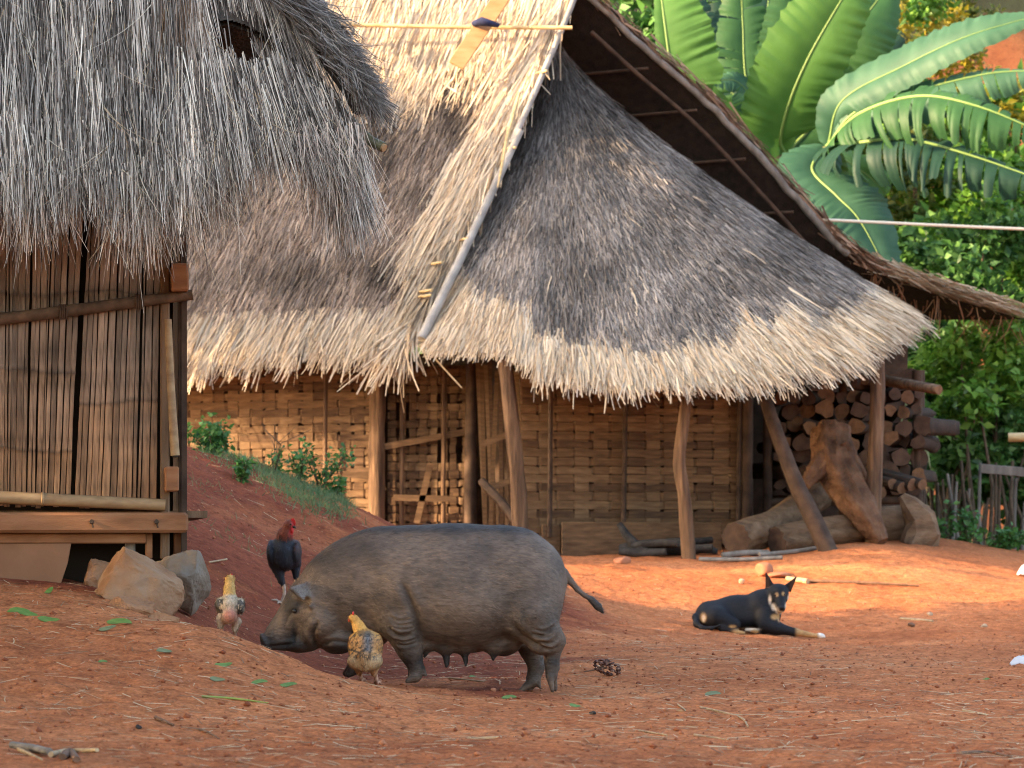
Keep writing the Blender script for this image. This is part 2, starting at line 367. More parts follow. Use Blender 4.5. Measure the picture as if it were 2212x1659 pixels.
hut = thing('thatched_hut', 'long thatched hut with rounded grey thatch skirt and woven bamboo walls behind the pig', 'hut', (*V(1106, 0, 28)[:2], gz(0, 28)))
A = V(1240, -30, 29.8)
R1 = V(-200, -85, 31.5); B0 = V(893, 735, 27.9); E1 = V(-580, 775, 30.3)
left = Slope([A, (A + R1) / 2, R1], [B0, V(160, 765, 29.05), E1], vert=.93)
apex = V(1195, 92, 30.0)
eave = [(903, 715, 28.1), (960, 752, 27.5), (1090, 762, 26.95), (1180, 797, 26.65), (1350, 826, 26.35), (1480, 828, 26.3), (1620, 818, 26.45), (1800, 780, 26.95), (1898, 742, 27.7), (1945, 704, 28.8), (1958, 672, 30.2), (1900, 640, 32)]
skirt = Slope([apex, apex + np.array([.02, .05, 0]), apex + np.array([.05, .2, 0])], [V(*e) for e in eave], vert=.80)
rv = [A, V(1400, 118, 30.15), V(1546, 246, 30.5), V(1690, 400, 30.85), V(1830, 552, 31.2), V(1950, 612, 31.6), V(2212, 690, 32.2)]
ridge_far = [A, A + (R1 - A) * .5, R1]
# far slope: from the ridge down and away; its right edge is the far verge seen against the bananas
far_top = catmull(rv, 40); far_bot = np.array([p + np.array([-7.5 - .2 * i / 40, 2.2 + (0 if i < 1 else 0), .12]) for i, p in enumerate(far_top)])
mb = MB(); mb.cur = 0
mbl = MB(); left.core(mbl, 50, 40, 1.0, -.03, thick=.06); mbl.build('thatch_core', [M_THBASE, M_UNDER], hut, True)
mbs = MB(); skirt.core(mbs, 90, 40, 1.0, -.02, thick=.06); mbs.build('thatch_skirt_core', [M_THBASE, M_UNDER], hut, True)
mbf = MB(); P = np.stack([far_top * (1 - t) + far_bot * t for t in np.linspace(0, 1, 6)], 0); mbf.grid(P)
mbf.cur = 1; mbf.grid(P + np.array([0, 0, .12])); mbf.build('far_roof_slope', [M_UNDER, M_THBASE], hut, True)

def rough_straws(S, n, u, v, L, W, lift, jit, cols, rng, bendn=.05, seg=2):
    p, dv, du, nn = S.frame(u, v)
    d = nrm(dv + du * rng.normal(0, jit, n)[:, None] + nn * (lift[0] + lift[1] * np.abs(rng.normal(size=n)))[:, None])
    nor = nrm(nn + du * rng.normal(0, .6, n)[:, None])
    bend = nn * (-np.abs(rng.normal(0, bendn, n)) * L)[:, None] + du * (rng.normal(0, bendn, n) * L)[:, None] + np.array([0, 0, -1.]) * (rng.random(n) * bendn * L)[:, None]
    return ribbons(p + nn * (.015 + .03 * rng.random(n))[:, None], d, L, W, nor, bend, cols, .5, seg)
def join(parts):
    vs_, fs, cs = [], [], []; b = 0
    for v, f, c in parts: vs_.append(v); fs.append(f + b); cs.append(c); b += len(v)
    return np.concatenate(vs_), np.concatenate(fs), np.concatenate(cs)
rg = np.random.default_rng(21)
# ---- left slope
parts = []
n = 42000; u = rg.random(n) * .66; v = rg.random(n) ** .95 * .97
p = left.at(u, v); px, py = pix(p); nz = fbm(px * .012, py * .012, 3, 3); nz2 = fbm(px * .004, py * .02, 2, 8)
cream = (py < 165 + 70 * nz) | ((u < .065 + .045 * nz) & (py < 470 + 200 * nz2))
band = (~cream) & (py > 680 + 40 * nz)
cols = palette(n, OLDTAN, rg, 1.05); cc = palette(n, CREAM, rg, .8)
cols = np.where(cream[:, None] | (band & (rg.random(n) < .35))[:, None], cc, cols)
patch = np.where(cream, 1, np.clip(.95 + 1.25 * nz, .45, 1.35)); cols = cols * patch[:, None]
dk = np.exp(-(((px - 660) / 55) ** 2 + ((py - 585) / 45) ** 2)) + np.exp(-(((px - 830) / 35) ** 2 + ((py - 580) / 40) ** 2)) + .8 * np.exp(-(((px - 900) / 120) ** 2 + ((py - 200) / 60) ** 2)) * (~cream)
cols = cols * (1 - .6 * np.clip(dk, 0, 1))[:, None]
L = np.where(cream, rg.uniform(.30, .75, n), rg.uniform(.08, .28, n)); W = np.where(cream, rg.uniform(.008, .020, n), rg.uniform(.005, .014, n))
parts.append(rough_straws(left, n, u, v, L, W, (.03, .05), .13, cols, rg))
n = 700; u = rg.random(n); v = rg.uniform(.12, .34, n); px, py = pix(left.at(u, v)); k = np.abs(py - 150 - 60 * fbm(px * .012, py * .012, 3, 3)) < 60
u, v = u[k], v[k]; n = len(u)   # loose tips where the newer layer ends
parts.append(rough_straws(left, n, u, v, rg.uniform(.15, .4, n), rg.uniform(.012, .03, n), (.08, .2), .4, palette(n, CREAM, rg, .6), rg, .2, 3))
# verge strands beside the pole
n = 1500; u = np.abs(rg.normal(0, .02, n)); v = rg.random(n) * .85
parts.append(rough_straws(left, n, u, v, rg.uniform(.3, .8, n), rg.uniform(.012, .03, n), (.05, .07), .10, palette(n, CREAM, rg, .7) * np.where(v > .62, .6, 1.)[:, None], rg, .08, 3))
# eave fringe
n = 6200; u = rg.random(n) * .7; v = rg.uniform(.90, .985, n); px, _ = pix(left.at(u, v))
cl = 1 + .5 * fbm(px * .05, px * 0, 2, 4); gap = np.where((np.abs(px - 690) < 14), .75, 1.0)
parts.append(rough_straws(left, n, u, v, rg.uniform(.26, .52, n) * cl * gap, rg.uniform(.008, .021, n), (.0, .09), .10, palette(n, CREAM, rg, .75) * (.75 + .35 * rg.random(n))[:, None], rg, .10, 3))
n = 90; u = rg.uniform(0, .03, n); v = rg.uniform(.93, .99, n)
parts.append(rough_straws(left, n, u, v, rg.uniform(.4, .72, n), rg.uniform(.014, .03, n), (.1, .1), .25, palette(n, CREAM, rg, .9), rg, .22, 3))
v_, f_, c_ = join(parts); obj('thatch', v_, f_, M_STRAW, hut, vcol=c_, kind='stuff')
# ---- skirt
parts = []
n = 62000; u = rg.random(n) ** .9; v = rg.random(n) ** .62 * .95
p = skirt.at(u, v); px, py = pix(p); nz = fbm(px * .010, py * .010, 3, 33)
edge = .90 + .10 * fbm(px * .02, py * 0 + 3, 2, 17) + .03 * np.sin(px * .011) - .07 * (px < 1150); freshband = rg.random(n) < sstep(edge - .07, edge + .05, v)
cols = palette(n, GREY, rg, 1.1) * 1.30 * np.clip(1.0 + .8 * nz, .6, 1.45)[:, None] * np.array([1.03, 1, .97])
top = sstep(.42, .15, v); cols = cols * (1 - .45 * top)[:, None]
cols = np.where(freshband[:, None], palette(n, CREAM, rg, .9) * (.8 + .35 * rg.random(n))[:, None], cols)
L = np.where(freshband, rg.uniform(.2, .45, n), rg.uniform(.07, .22, n)); W = np.where(freshband, rg.uniform(.008, .019, n), rg.uniform(.005, .013, n))
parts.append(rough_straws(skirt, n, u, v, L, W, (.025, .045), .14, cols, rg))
n = 8500; u = rg.random(n) * .93; v = rg.uniform(.90, .985, n); px, _ = pix(skirt.at(u, v))
cl = 1 + .55 * fbm(px * .045, px * 0, 2, 44); cl = cl * np.where((px > 1085) & (px < 1160), .35, 1) * np.where(px < 1085, .55, 1)
parts.append(rough_straws(skirt, n, u, v, rg.uniform(.22, .44, n) * cl, rg.uniform(.008, .021, n), (.0, .08), .11, palette(n, CREAM, rg, .8) * (.72 + .4 * rg.random(n))[:, None], rg, .09, 3))
n = 60; u = rg.random(n) * .9; v = rg.uniform(.35, .9, n)
parts.append(rough_straws(skirt, n, u, v, rg.uniform(.2, .55, n), rg.uniform(.008, .016, n), (.05, .1), .35, palette(n, CREAM, rg, .9) * .8, rg, .2, 3))
v_, f_, c_ = join(parts); obj('thatch_skirt', v_, f_, M_STRAW, hut, vcol=c_, kind='stuff')
# ---- far verge straw seen end on and its drooping corner on the right
parts = []
rvp = catmull(rv, 400); n = 7000; t = rg.random(n); t = np.where(rg.random(n) < .55, .62 + .38 * t, t); i = (t * 398).astype(int)
base = rvp[i]; tang = nrm(rvp[i + 1] - rvp[i]); up = np.array([0, 0, 1.]); back = np.array([-.35, .93, 0])
base = base + back * rg.uniform(-.10, .8, n)[:, None] + up * rg.uniform(.02, .16, n)[:, None]
d = nrm(tang + rg.normal(0, .10, (n, 3)) + np.array([0, 0, -.05])); L = rg.uniform(.2, .6, n)
cols = palette(n, OLDTAN, rg) * np.array([1.1, .95, .85]); cols = np.where((t > .8)[:, None], palette(n, CREAM, rg, 1.1) * .8, cols)
parts.append(ribbons(base - d * (L * .6)[:, None], d, L, rg.uniform(.010, .024, n), nrm(rg.normal(0, .5, (n, 3)) + up), rg.normal(0, .03, (n, 3)), cols, .5, 2))
n = 70; i = rg.integers(300, 399, n)
parts.append(ribbons(rvp[i] + back * rg.uniform(0, .5, n)[:, None], nrm(np.array([0, 0, -1.]) + rg.normal(0, .3, (n, 3))), rg.uniform(.12, .45, n), rg.uniform(.008, .016, n), np.tile([0, -1., 0], (n, 1)), rg.normal(0, .05, (n, 3)), palette(n, [(.2, .08, .04), (.3, .17, .09)], rg), .4, 2))
v_, f_, c_ = join(parts); obj('far_verge_thatch', v_, f_, M_STRAW, hut, vcol=c_, kind='stuff')
# ---- verge poles, battens, rafters
M_VERGE = mat('bare_grey_pole', noise=(6, [(.3, (.20, .19, .18)), (.7, (.40, .38, .355))]), bump=[(40, .5, .006)], rough=.8)
vp = np.array([left.at(np.array([0.]), np.array([t]))[0] for t in np.linspace(-.02, 1.0, 30)]) + np.array([.05, -.10, .0])
w1 = MB(); w1.tube(vp[:14], np.linspace(.030, .032, 14), 10, wob=.05); w1.build('verge_pole', M_VERGE, hut, True)
w1 = MB(); w1.tube(vp[12:] + np.array([.035, -.05, 0]), np.linspace(.034, .046, 18), 10, wob=.05); w1.build('verge_pole', M_VERGE, hut, True)
for (x, y, ln) in ((1165, 156, .10), (1095, 321, .12), (996, 517, .09), (938, 569, .10), (914, 629, .12), (912, 640, .12)):
    c = V(x + 6, y, 27.9 + (735 - y) / 765 * 1.9 - .12); w1 = MB(); w1.tube([c + np.array([-ln * .5, .06, 0]), c + np.array([ln * .5, -.06, .005])], .014, 8); w1.build('batten_end', M_BAMBOO, hut, True)
w1 = MB(); w1.tube([V(1122, 200, 28.9), V(1095, 300, 28.6), V(1075, 405, 28.4)], [.018, .02, .008], 6); w1.build('bamboo_strip', M_BAMBOO, hut, True)
fv = far_top + np.array([0, -.06, .02])
w1 = MB(); w1.tube(fv[1:27] + .006 * rg.normal(size=(26, 3)), np.linspace(.032, .045, 26), 10, wob=.06); w1.build('far_verge_pole', M_GREYWOOD, hut, True)
w1 = MB(); w1.tube(fv[3:25] + np.array([-.18, .05, -.16]), .024, 8, wob=.05); w1.build('rafter', M_DARKWOOD, hut, True)
w1 = MB(); w1.tube(fv[3:25] + np.array([-.62, .25, -.30]), .024, 8, wob=.05); w1.build('rafter', M_DARKWOOD, hut, True)
for t in (.18, .30, .42, .54):
    c = rvp[int(t * 399)]; w1 = MB(); w1.tube([c + np.array([-1.2, .5, -.12]), c + np.array([-.05, -.02, -.1])], .016, 7); w1.build('purlin', M_DARKWOOD, hut, True)
# ---- walls of woven bamboo: every warp and weft strip is a piece
def weave(P0, P1, z0, z1, nv, nh, holes=(), seed=0, twill=3, wfrac=.80, sag=.0):
    P0 = np.asarray(P0, float)[:2]; P1 = np.asarray(P1, float)[:2]; d = (P1 - P0); W = np.linalg.norm(d); d /= W
    ud = np.array([d[0], d[1], 0]); out = np.array([d[1], -d[0], 0]); r = np.random.default_rng(seed)
    wall = obj('woven_wall', [np.array([*P0, z1 - .02]) + out * -.03, np.array([*P1, z1 - .02]) + out * -.03, np.array([*P1, z1 + .03]) + out * -.03, np.array([*P0, z1 + .03]) + out * -.03,
                   np.array([*P0, z1 - .02]) + out * -.06, np.array([*P1, z1 - .02]) + out * -.06, np.array([*P1, z1 + .03]) + out * -.06, np.array([*P0, z1 + .03]) + out * -.06],
               [(0, 1, 2, 3), (5, 4, 7, 6), (3, 2, 6, 7), (1, 0, 4, 5), (0, 3, 7, 4), (2, 1, 5, 6)], M_POST, hut)
    cw = W / nv; ch = (z1 - z0) / nh; t = .0025
    def strip(pts, half, name, mtl):
        mbx = MB(); pts = np.asarray(pts); k = len(pts); v = []
        for q in range(k):
            for (s1, s2) in ((-1, -1), (1, -1), (1, 1), (-1, 1)): v.append(pts[q] + half * s1 + out * t * s2)
        f = [(q * 4 + i, q * 4 + (i + 1) % 4, q * 4 + 4 + (i + 1) % 4, q * 4 + 4 + i) for q in range(k - 1) for i in range(4)]
        f += [(3, 2, 1, 0), tuple((k - 1) * 4 + i for i in range(4))]; mbx.add(v, f); mbx.build(name, mtl, wall)
    for i in range(nv):
        if r.random() < .04 and holes: continue
        x = (i + .5) * cw + r.normal(0, cw * .05); pts = []
        for j in range(nh):
            s = 1 if ((i + j) % twill == 0) else -1
            for q in (.06, .94): pts.append(np.array([*(P0 + d * (x + r.normal(0, .003))), z0 + (j + q) * ch]) + out * s * .005)
        strip(pts, ud * cw * wfrac * .5 * r.uniform(.9, 1.05), 'upright_strip', M_WEAVE[r.integers(3)])
    for j in range(nh):
        segs = [(0, W)]
        for (a, b, c, e) in holes:
            if c <= (j + .5) / nh <= e:
                ns = []
                for (s0, s1) in segs:
                    if a * W > s0: ns.append((s0, min(s1, a * W)))
                    if b * W < s1: ns.append((max(s0, b * W), s1))
                segs = [q for q in ns if q[1] - q[0] > .04]
        z = z0 + (j + .5) * ch + r.normal(0, ch * .05); tl = r.normal(0, .012)
        for (s0, s1) in segs:
            pts = []; xs = [s0] + [(i + q) * cw for i in range(nv) for q in (.08, .92) if s0 + .01 < (i + q) * cw < s1 - .01] + [s1]
            for x in xs:
                i = int(min(x, W - 1e-4) / cw); s = -1 if ((i + j) % twill == 0) else 1
                pts.append(np.array([*(P0 + d * x), z + tl * (x / W - .5) + r.normal(0, .004)]) + out * s * .005)
            strip(pts, np.array([0, 0, ch * .5 * r.uniform(.70, .98)]), 'weft_strip', M_WEAVE[r.integers(3)])
    return wall
GH = CZ - .10
Lc = V(815, 1180, 28.6); Lf = V(120, 1180, 29.6); Mc = V(1015, 1180, 28.5); Rc0 = V(1128, 1180, 27.6); Rc1 = V(1612, 1180, 28.2)
weave(Lf, Lc, GH, CZ + 1.78, 26, 23, [(.78, .84, .60, .66), (.52, .55, .55, .60)], 5, 4)
weave(Lc + np.array([.10, .05, 0]), Mc, GH, CZ + 1.75, 8, 22, [(.05, .35, .62, .70), (.6, .95, .50, .66), (.1, .3, .72, .80), (.55, .8, .83, .87), (.45, .8, .34, .37), (.0, .2, .12, .15)], 9, 2, .62)
weave(Rc0, Rc1, GH + .12, CZ + 1.68, 13, 20, [], 13, 3, .86)
for a, b in ((Rc0, Rc1), (Lf, Lc), (Lc, Mc), (Mc, Rc0)):
    mbk = MB(); c = (a + b) / 2 + np.array([0, .45, 0]); c[2] = CZ + .75; hv = (b - a) / 2; hv[2] = 0; mbk.box(c, hv, np.array([0, 0, .9]), nrm(np.cross(hv, [0, 0, 1])) * .01); mbk.build('dark_backing', M_DARKWOOD, hut)  # dark panels added behind the weave, standing in for interior shade
# back and far side walls, seen only through gaps
for a, b, s in ((V(1612, 1180, 28.25), V(1625, 1180, 30.2), 31), (V(1625, 1180, 30.2), V(1960, 1180, 30.6), 32), (V(1500, 1180, 30.4), V(1500, 1180, 33), 34), (V(120, 1180, 29.6), V(60, 1180, 33.5), 33)):
    mbk = MB(); c = (a + b) / 2; c[2] = CZ + 1.0; hv = (b - a) / 2; hv[2] = 0; mbk.box(c, hv, np.array([0, 0, 1.2]), nrm(np.cross(hv, [0, 0, 1])) * .01); mbk.build('side_wall', M_DARKWOOD, hut)
a, b = V(60, 1180, 33.5), V(1500, 1180, 33); mbk = MB(); c = (a + b) / 2; c[2] = CZ + 1.0; hv = (b - a) / 2; hv[2] = 0; mbk.box(c, hv, np.array([0, 0, 1.2]), nrm(np.cross(hv, [0, 0, 1])) * .01); mbk.build('back_wall', M_DARKWOOD, hut)
def hpost(pts, r0, r1, name='post', m=None, n=16, wob=.085):
    q = catmull(pts, 12); w_ = MB(); w_.tube(q, np.linspace(r0, r1, 12), n, wob=wob); return w_.build(name, m or M_POST, hut, True)
def foot(x, D): p_ = on(x, D); p_[2] -= .06; return p_
hpost([V(1090, 778, 26.95), V(1104, 900, 26.9), V(1118, 1030, 26.9), foot(1128, 26.9)], .062, .072)
hpost([V(1486, 838, 26.5), V(1480, 900, 26.5), V(1468, 985, 26.5), V(1476, 1050, 26.5), V(1484, 1120, 26.5), foot(1491, 26.5)], .045, .062)
hpost([V(1897, 768, 27.5), V(1894, 900, 27.45), V(1888, 1060, 27.4), foot(1884, 27.35)], .065, .08)
hpost([V(1640, 815, 27.0), V(1665, 900, 26.9), V(1705, 1010, 26.8), V(1750, 1110, 26.7), foot(1795, 26.6)], .055, .085, m=M_DARKWOOD)
hpost([V(818, 770, 28.5), V(815, 950, 28.5), foot(814, 28.5)], .075, .08)
hpost([V(1020, 760, 28.3), V(1018, 950, 28.3), foot(1016, 28.3)], .05, .06, m=M_DARKWOOD)
hpost([V(1612, 780, 28.1), V(1614, 950, 28.1), foot(1612, 28.1)], .05, .055, m=M_DARKWOOD)
hpost([V(1040, 1040, 27.7), V(1110, 1120, 27.3), foot(1140, 27.1)], .04, .045, 'brace', M_DARKWOOD)
for x, D, x2 in ((1190, 27.55, 1187), (1352, 27.8, 1346), (1598, 28.08, 1594)):      # upright battens on the front wall
    hpost([V(x, 800, D), V((x + x2) / 2, 1000, D), V(x2, 1160, D)], .022, .024, 'wall_batten', M_DARKWOOD)
for x, D in ((704, 28.65), (960, 28.42), (870, 28.5)): hpost([V(x, 800, D), V(x - 2, 1000, D), foot(x - 2, D)], .018, .02, 'wall_batten', M_POST)
rs = np.random.default_rng(77)
for k in range(9):      # loose split slats between the two wall panels
    x = 1030 + k * 11; w_ = MB(); a = V(x + rs.normal(0, 3), 790 + rs.normal(0, 15), 28.2 - k * .06); b = foot(x + rs.normal(0, 8), 28.2 - k * .06)
    w_.box((a + b) / 2, np.array([.018 + .008 * rs.random(), 0, 0]), np.array([0, .004, 0]), (a - b) / 2); w_.build('slat', M_WEAVE[rs.integers(3)], hut)
for (x0, y0, x1, y1, D) in ((830, 965, 1020, 930, 28.45), (850, 1075, 985, 1078, 28.4), (740, 1024, 810, 1030, 28.5), (900, 1130, 930, 1000, 28.4), (1040, 960, 1105, 935, 27.8), (1045, 1060, 1110, 1035, 27.7)):
    a, b = V(x0, y0, D), V(x1, y1, D); w_ = MB(); d = nrm(b - a); s_ = np.array([-d[2], 0, d[0]]); w_.box((a + b) / 2, (b - a) / 2, np.array([0, .005, 0]), s_ * .03); w_.build('repair_slat', M_WEAVE[0], hut)
# low plank along the front wall
for (x0, x1, y0, y1, D) in ((1170, 1212, 1132, 1196, 27.55), (1212, 1560, 1128, 1192, 27.5)):
    a, b = V(x0, y0, D), V(x1, y0, D + .4 * (x1 - x0) / 380); z0 = GH - .02; w_ = MB(); c = (a + b) / 2; hz = (c[2] - z0) / 2; c[2] = z0 + hz
    hv = (b - a) / 2; hv[2] = 0; w_.bevbox(c, hv * .995, np.array([0, .015, 0]), np.array([0, 0, hz]), .008); w_.build('base_plank', M_WEAVE[0], hut)
# eave beam under the skirt
eb = np.array([V(x, y + 6, D + .12) for x, y, D in eave[2:9]]); w_ = MB(); w_.tube(catmull(eb, 30), .04, 8); w_.build('eave_beam', M_DARKWOOD, hut, True)
for (a, b, r_) in ((V(1900, 820, 28.5), V(2028, 842, 27.6), .05),):
    w_ = MB(); w_.tube([a, (a + b) / 2, b], [r_, r_, r_ * .9], 10, wob=.05); w_.build('beam_end', M_POST, hut, True)
# ---- things resting on the roof
def roof_pt(x, y, D): return V(x, y, D)
t = thing('bamboo_pole', 'thin pale bamboo pole laid level across the upper hut thatch', 'pole', V(960, 55, 29.3))
w_ = MB(); a, b = V(690, 52, 29.75), V(1236, 60, 29.35); q = catmull([a, (a + b) / 2 + np.array([0, 0, -.01]), b], 14); w_.tube(q, .021, 8); w_.build('culm', M_BAMBOO, t, True)
for s in (.12, .35, .6, .84): c = a + (b - a) * s; w_ = MB(); w_.tube([c - (b - a) * .004, c, c + (b - a) * .004], [.021, .027, .021], 8); w_.build('node_ring', M_BAMBOO, t, True)
M_CLOTH = mat('dark_blue_cloth', noise=(20, [(.3, (.012, .016, .05)), (.7, (.03, .04, .10))]), rough=.9)
M_TIMBER = mat('fresh_board', noise=(5, [(.3, (.33, .17, .07)), (.7, (.45, .26, .125))]), rough=.7, stretch=(1, 1, 4))
def roofboard(x0, y0, x1, y1, D0, D1, hw, label):
    t = thing('roof_board', label, 'board', V((x0 + x1) / 2, (y0 + y1) / 2, (D0 + D1) / 2))
    a, b = V(x0, y0, D0), V(x1, y1, D1); d = nrm(b - a); s_ = nrm(np.cross(d, [0, -1., .35])); n_ = np.cross(s_, d)
    w_ = MB(); w_.bevbox((a + b) / 2, s_ * hw, n_ * .015, (b - a) / 2, .005); w_.build('plank', M_TIMBER, t); return t
t1 = roofboard(985, 142, 1100, -30, 29.12, 29.45, .085, 'fresh tan board tied slantwise over the bamboo pole on the hut roof')
c = V(1047, 52, 29.2); w_ = MB(); w_.tube([c + np.array([-.12, .06, .02]), c + np.array([-.03, -.05, .03]), c + np.array([.06, -.06, 0]), c + np.array([.14, .04, .0])], [.02, .035, .03, .02], 8, wob=.2); w_.build('cloth_tie', M_CLOTH, t1, True)
t2 = roofboard(640, 25, 700, -60, 29.5, 29.7, .07, 'short board tied with a dark blue rag near the roof top')
c = V(672, 22, 29.4); w_ = MB(); w_.tube([c + np.array([-.14, .0, .02]), c + np.array([-.06, -.04, -.05]), c, c + np.array([.05, -.05, -.02]), c + np.array([.13, 0, .06])], [.02, .05, .03, .07, .05], 8, wob=.25); w_.build('cloth_tie', M_CLOTH, t2, True)
# ------------------------------------------------------------------ bamboo shed on the left
shed = thing('bamboo_shed', 'raised shed of flattened bamboo boards under shaggy grey thatch beside the stones', 'shed', (*V(0, 0, 12.9)[:2], gz(-2.0, 12.9)))
def SD(x): return 12.85 + .15 * ((x - CX) / F * 12.85 + 1.44)
def W_(x, y, dd=0.0): return V(x, y, SD(x) + dd)
M_SLAT = mat('split_bamboo', vcol='Col', noise=(14, [(.25, (.38, .35, .32)), (.48, (1, 1, 1)), (.75, (1.55, 1.52, 1.5))]), bump=[(120, .4, .003)], rough=.7, stretch=(5, 5, .7))
M_BEAM = mat('dusty_plank', noise=(6, [(.25, (.17, .07, .032)), (.5, (.28, .125, .06)), (.8, (.36, .18, .095))]), bump=[(50, .4, .004)], rough=.85, stretch=(.6, 3, 3))
M_OLDPOST = mat('old_post', noise=(7, [(.3, (.10, .06, .035)), (.7, (.23, .14, .085))]), bump=[(60, .6, .006)], rough=.85, stretch=(3, 3, .4))
M_BAMBOO2 = mat('dusty_bamboo', noise=(8, [(.3, (.22, .13, .07)), (.6, (.36, .24, .13)), (.85, (.45, .33, .21))]), rough=.65, stretch=(1, 3, 3), bump=[(60, .2, .003)])
M_STICK = mat('bark_pole', noise=(16, [(.3, (.065, .042, .03)), (.6, (.14, .09, .06)), (.85, (.24, .15, .095))]), bump=[(60, .6, .006)], rough=.85)
M_SHADE = mat('dark_inside', color=(.03, .022, .016), rough=.95)  # near-black colour that stands in for shade inside hollow parts
rs = np.random.default_rng(5)
def slat(x0t, x0b, x1t, x1b, yt, yb, nodes, out):
    ys = np.linspace(yt, yb, 26); 
    ys = np.unique(np.concatenate([ys, *[[q - 7, q, q + 7] for q in nodes]]))
    v = []; cols = []; tone = rs.uniform(.72, 1.22); wob0 = np.cumsum(rs.normal(0, .35, len(ys))); wob1 = np.cumsum(rs.normal(0, .35, len(ys)))
    wob0 -= np.linspace(0, wob0[-1], len(ys)); wob1 -= np.linspace(0, wob1[-1], len(ys))
    for q, y in enumerate(ys):
        s = (y - yt) / (yb - yt); a = x0t + (x0b - x0t) * s + wob0[q]; b = x1t + (x1b - x1t) * s + wob1[q]
        nd = max([math.exp(-((y - k) / 6) ** 2) for k in nodes] + [0]); below = max([math.exp(-abs(y - k - 10) / 26) if y > k else 0 for k in nodes] + [0])
        o = out + .004 * nd; m_ = (a + b) / 2
        for xx, dd in ((a, -o + .008), (a + (b - a) * .07, -o - .001), (b - (b - a) * .07, -o - .001), (b, -o + .006), (b, -o + .014), (a, -o + .014)): v.append(W_(xx, y, dd))
        g = np.array([.25, .195, .155]); w2 = np.array([.30, .155, .075]); k = float(np.clip((y - 690) / 330 + .25 * fbm(m_ * .03, y * .012, 2, 6), 0, 1)) * .9
        c = (g * (1 - k) + w2 * k) * tone * (1 + .5 * float(fbm(m_ * .25, y * .009, 3, 12)))
        c = c * (1 - .45 * nd) * np.array([1, 1 - .06 * below, 1 - .16 * below]) * (1 - .45 * float(np.clip(fbm(m_ * .02 + 3, y * .02, 3, 40) * 2.2 - .35, 0, 1)))
        cols += [c] * 6
    k = len(ys); f = [(q * 6 + i, q * 6 + (i + 1) % 6, q * 6 + 6 + (i + 1) % 6, q * 6 + 6 + i) for q in range(k - 1) for i in range(6)]
    f += [tuple(range(5, -1, -1)), tuple((k - 1) * 6 + i for i in range(6))]
    obj('bamboo_slat', v, f, M_SLAT, shed, vcol=np.array(cols))
def board(x0t, x0b, x1t, x1b, n, yt, yb, nodes, out=0.0):
    e = np.cumsum(np.concatenate([[0], rs.uniform(.55, 1.5, n)])); e /= e[-1]
    for i in range(n):
        gp = rs.uniform(.03, .07) * (1.0 if rs.random() < .75 else 3.5) / n
        a, b = e[i] + gp * .5, e[i + 1] - gp * .5
        nn = [q + 5 * math.sin(e[i] * 5 + q) + rs.normal(0, 1.2) for q in nodes]
        slat(x0t + (x1t - x0t) * a, x0b + (x1b - x0b) * a, x0t + (x1t - x0t) * b, x0b + (x1b - x0b) * b, yt + rs.normal(0, 4), yb + rs.normal(0, 3), nn, out + rs.normal(0, .0015))
board(-420, -420, -190, -210, 15, 330, 1092, [560, 760, 930])
board(-186, -206, -4, -8, 13, 330, 1092, [600, 780, 990])
board(0, -4, 186, 152, 15, 330, 1092, [634, 802, 972])
board(197, 160, 352, 338, 14, 330, 1095, [632, 868], .004)
# dark sheet added behind the wall: its colour stands in for the shade inside
wb = MB(); a, b = W_(-420, 400, 0), W_(372, 400, 0); c = (a + b) / 2; c[1] += .28; c[0] -= .03; c[2] = 1.4; wb.box(c, (b - a) / 2 * np.array([1, 1, 0]), np.array([0, .01, 0]), np.array([0, 0, 1.0])); wb.build('dark_backing', M_SHADE, shed)
fl = MB(); c = (W_(-420, 1110) + W_(372, 1110)) / 2 + np.array([-.05, .85, .0]); fl.box(c, np.array([.86, .12, 0]), np.array([-.12, .78, 0]), np.array([0, 0, .015])); fl.build('floor', M_OLDPOST, shed)
# right side wall, running back and hidden behind the corner
wb = MB(); a = W_(398, 1000, .03); b = a + np.array([-.42, 2.6, 0]); c = (a + b) / 2; c[2] = 1.45; wb.box(c, (b - a) / 2, np.array([.012, .002, 0]), np.array([0, 0, 1.0])); wb.build('side_wall', M_DARKWOOD, shed)
def sbox(x0, x1, y0, y1, dd, th, name, m, bev=.006, tilt=0):
    a, b = W_(x0, (y0 + y1) / 2, dd), W_(x1, (y0 + y1) / 2 + tilt, dd); w_ = MB(); sc_ = SD(x0) / F
    w_.bevbox((a + b) / 2, (b - a) / 2, np.array([-.15 * th, th, 0]), np.array([0, 0, (y1 - y0) / 2 * sc_]), bev); return w_.build(name, m, shed)
sbox(346, 366, 330, 1208, .0, .03, 'corner_post', M_OLDPOST)
sbox(384, 399, 330, 1120, .06, .02, 'door_jamb', M_DARKWOOD)
sbox(369, 406, 573, 632, -.03, .10, 'beam_end', M_BEAM)
sbox(355, 385, 1009, 1062, -.03, .10, 'beam_end', M_BEAM)
bm_ = sbox(-420, 406, 1107, 1151, -.06, .05, 'floor_beam', M_BEAM, .012, 0)
w_ = MB(); 
for x in (198, 338): 
    w_.tube([W_(x, 1128, -.115), W_(x, 1126, -.125)], .010, 8); w_.tube([W_(x, 1126, -.118), W_(x + 3, 1140, -.12)], .004, 6)
w_.build('nail', M_DARKWOOD, bm_)
sbox(-420, 316, 1152, 1174, -.03, .02, 'lower_plank', M_BEAM, .005, 0)
sbox(314, 329, 1150, 1208, .0, .03, 'stilt', M_BEAM); sbox(375, 398, 1150, 1215, .12, .05, 'stilt', M_BEAM); sbox(270, 292, 1172, 1225, .05, .05, 'stilt', M_GREYWOOD); sbox(-60, -30, 1172, 1300, .1, .05, 'stilt', M_BEAM)
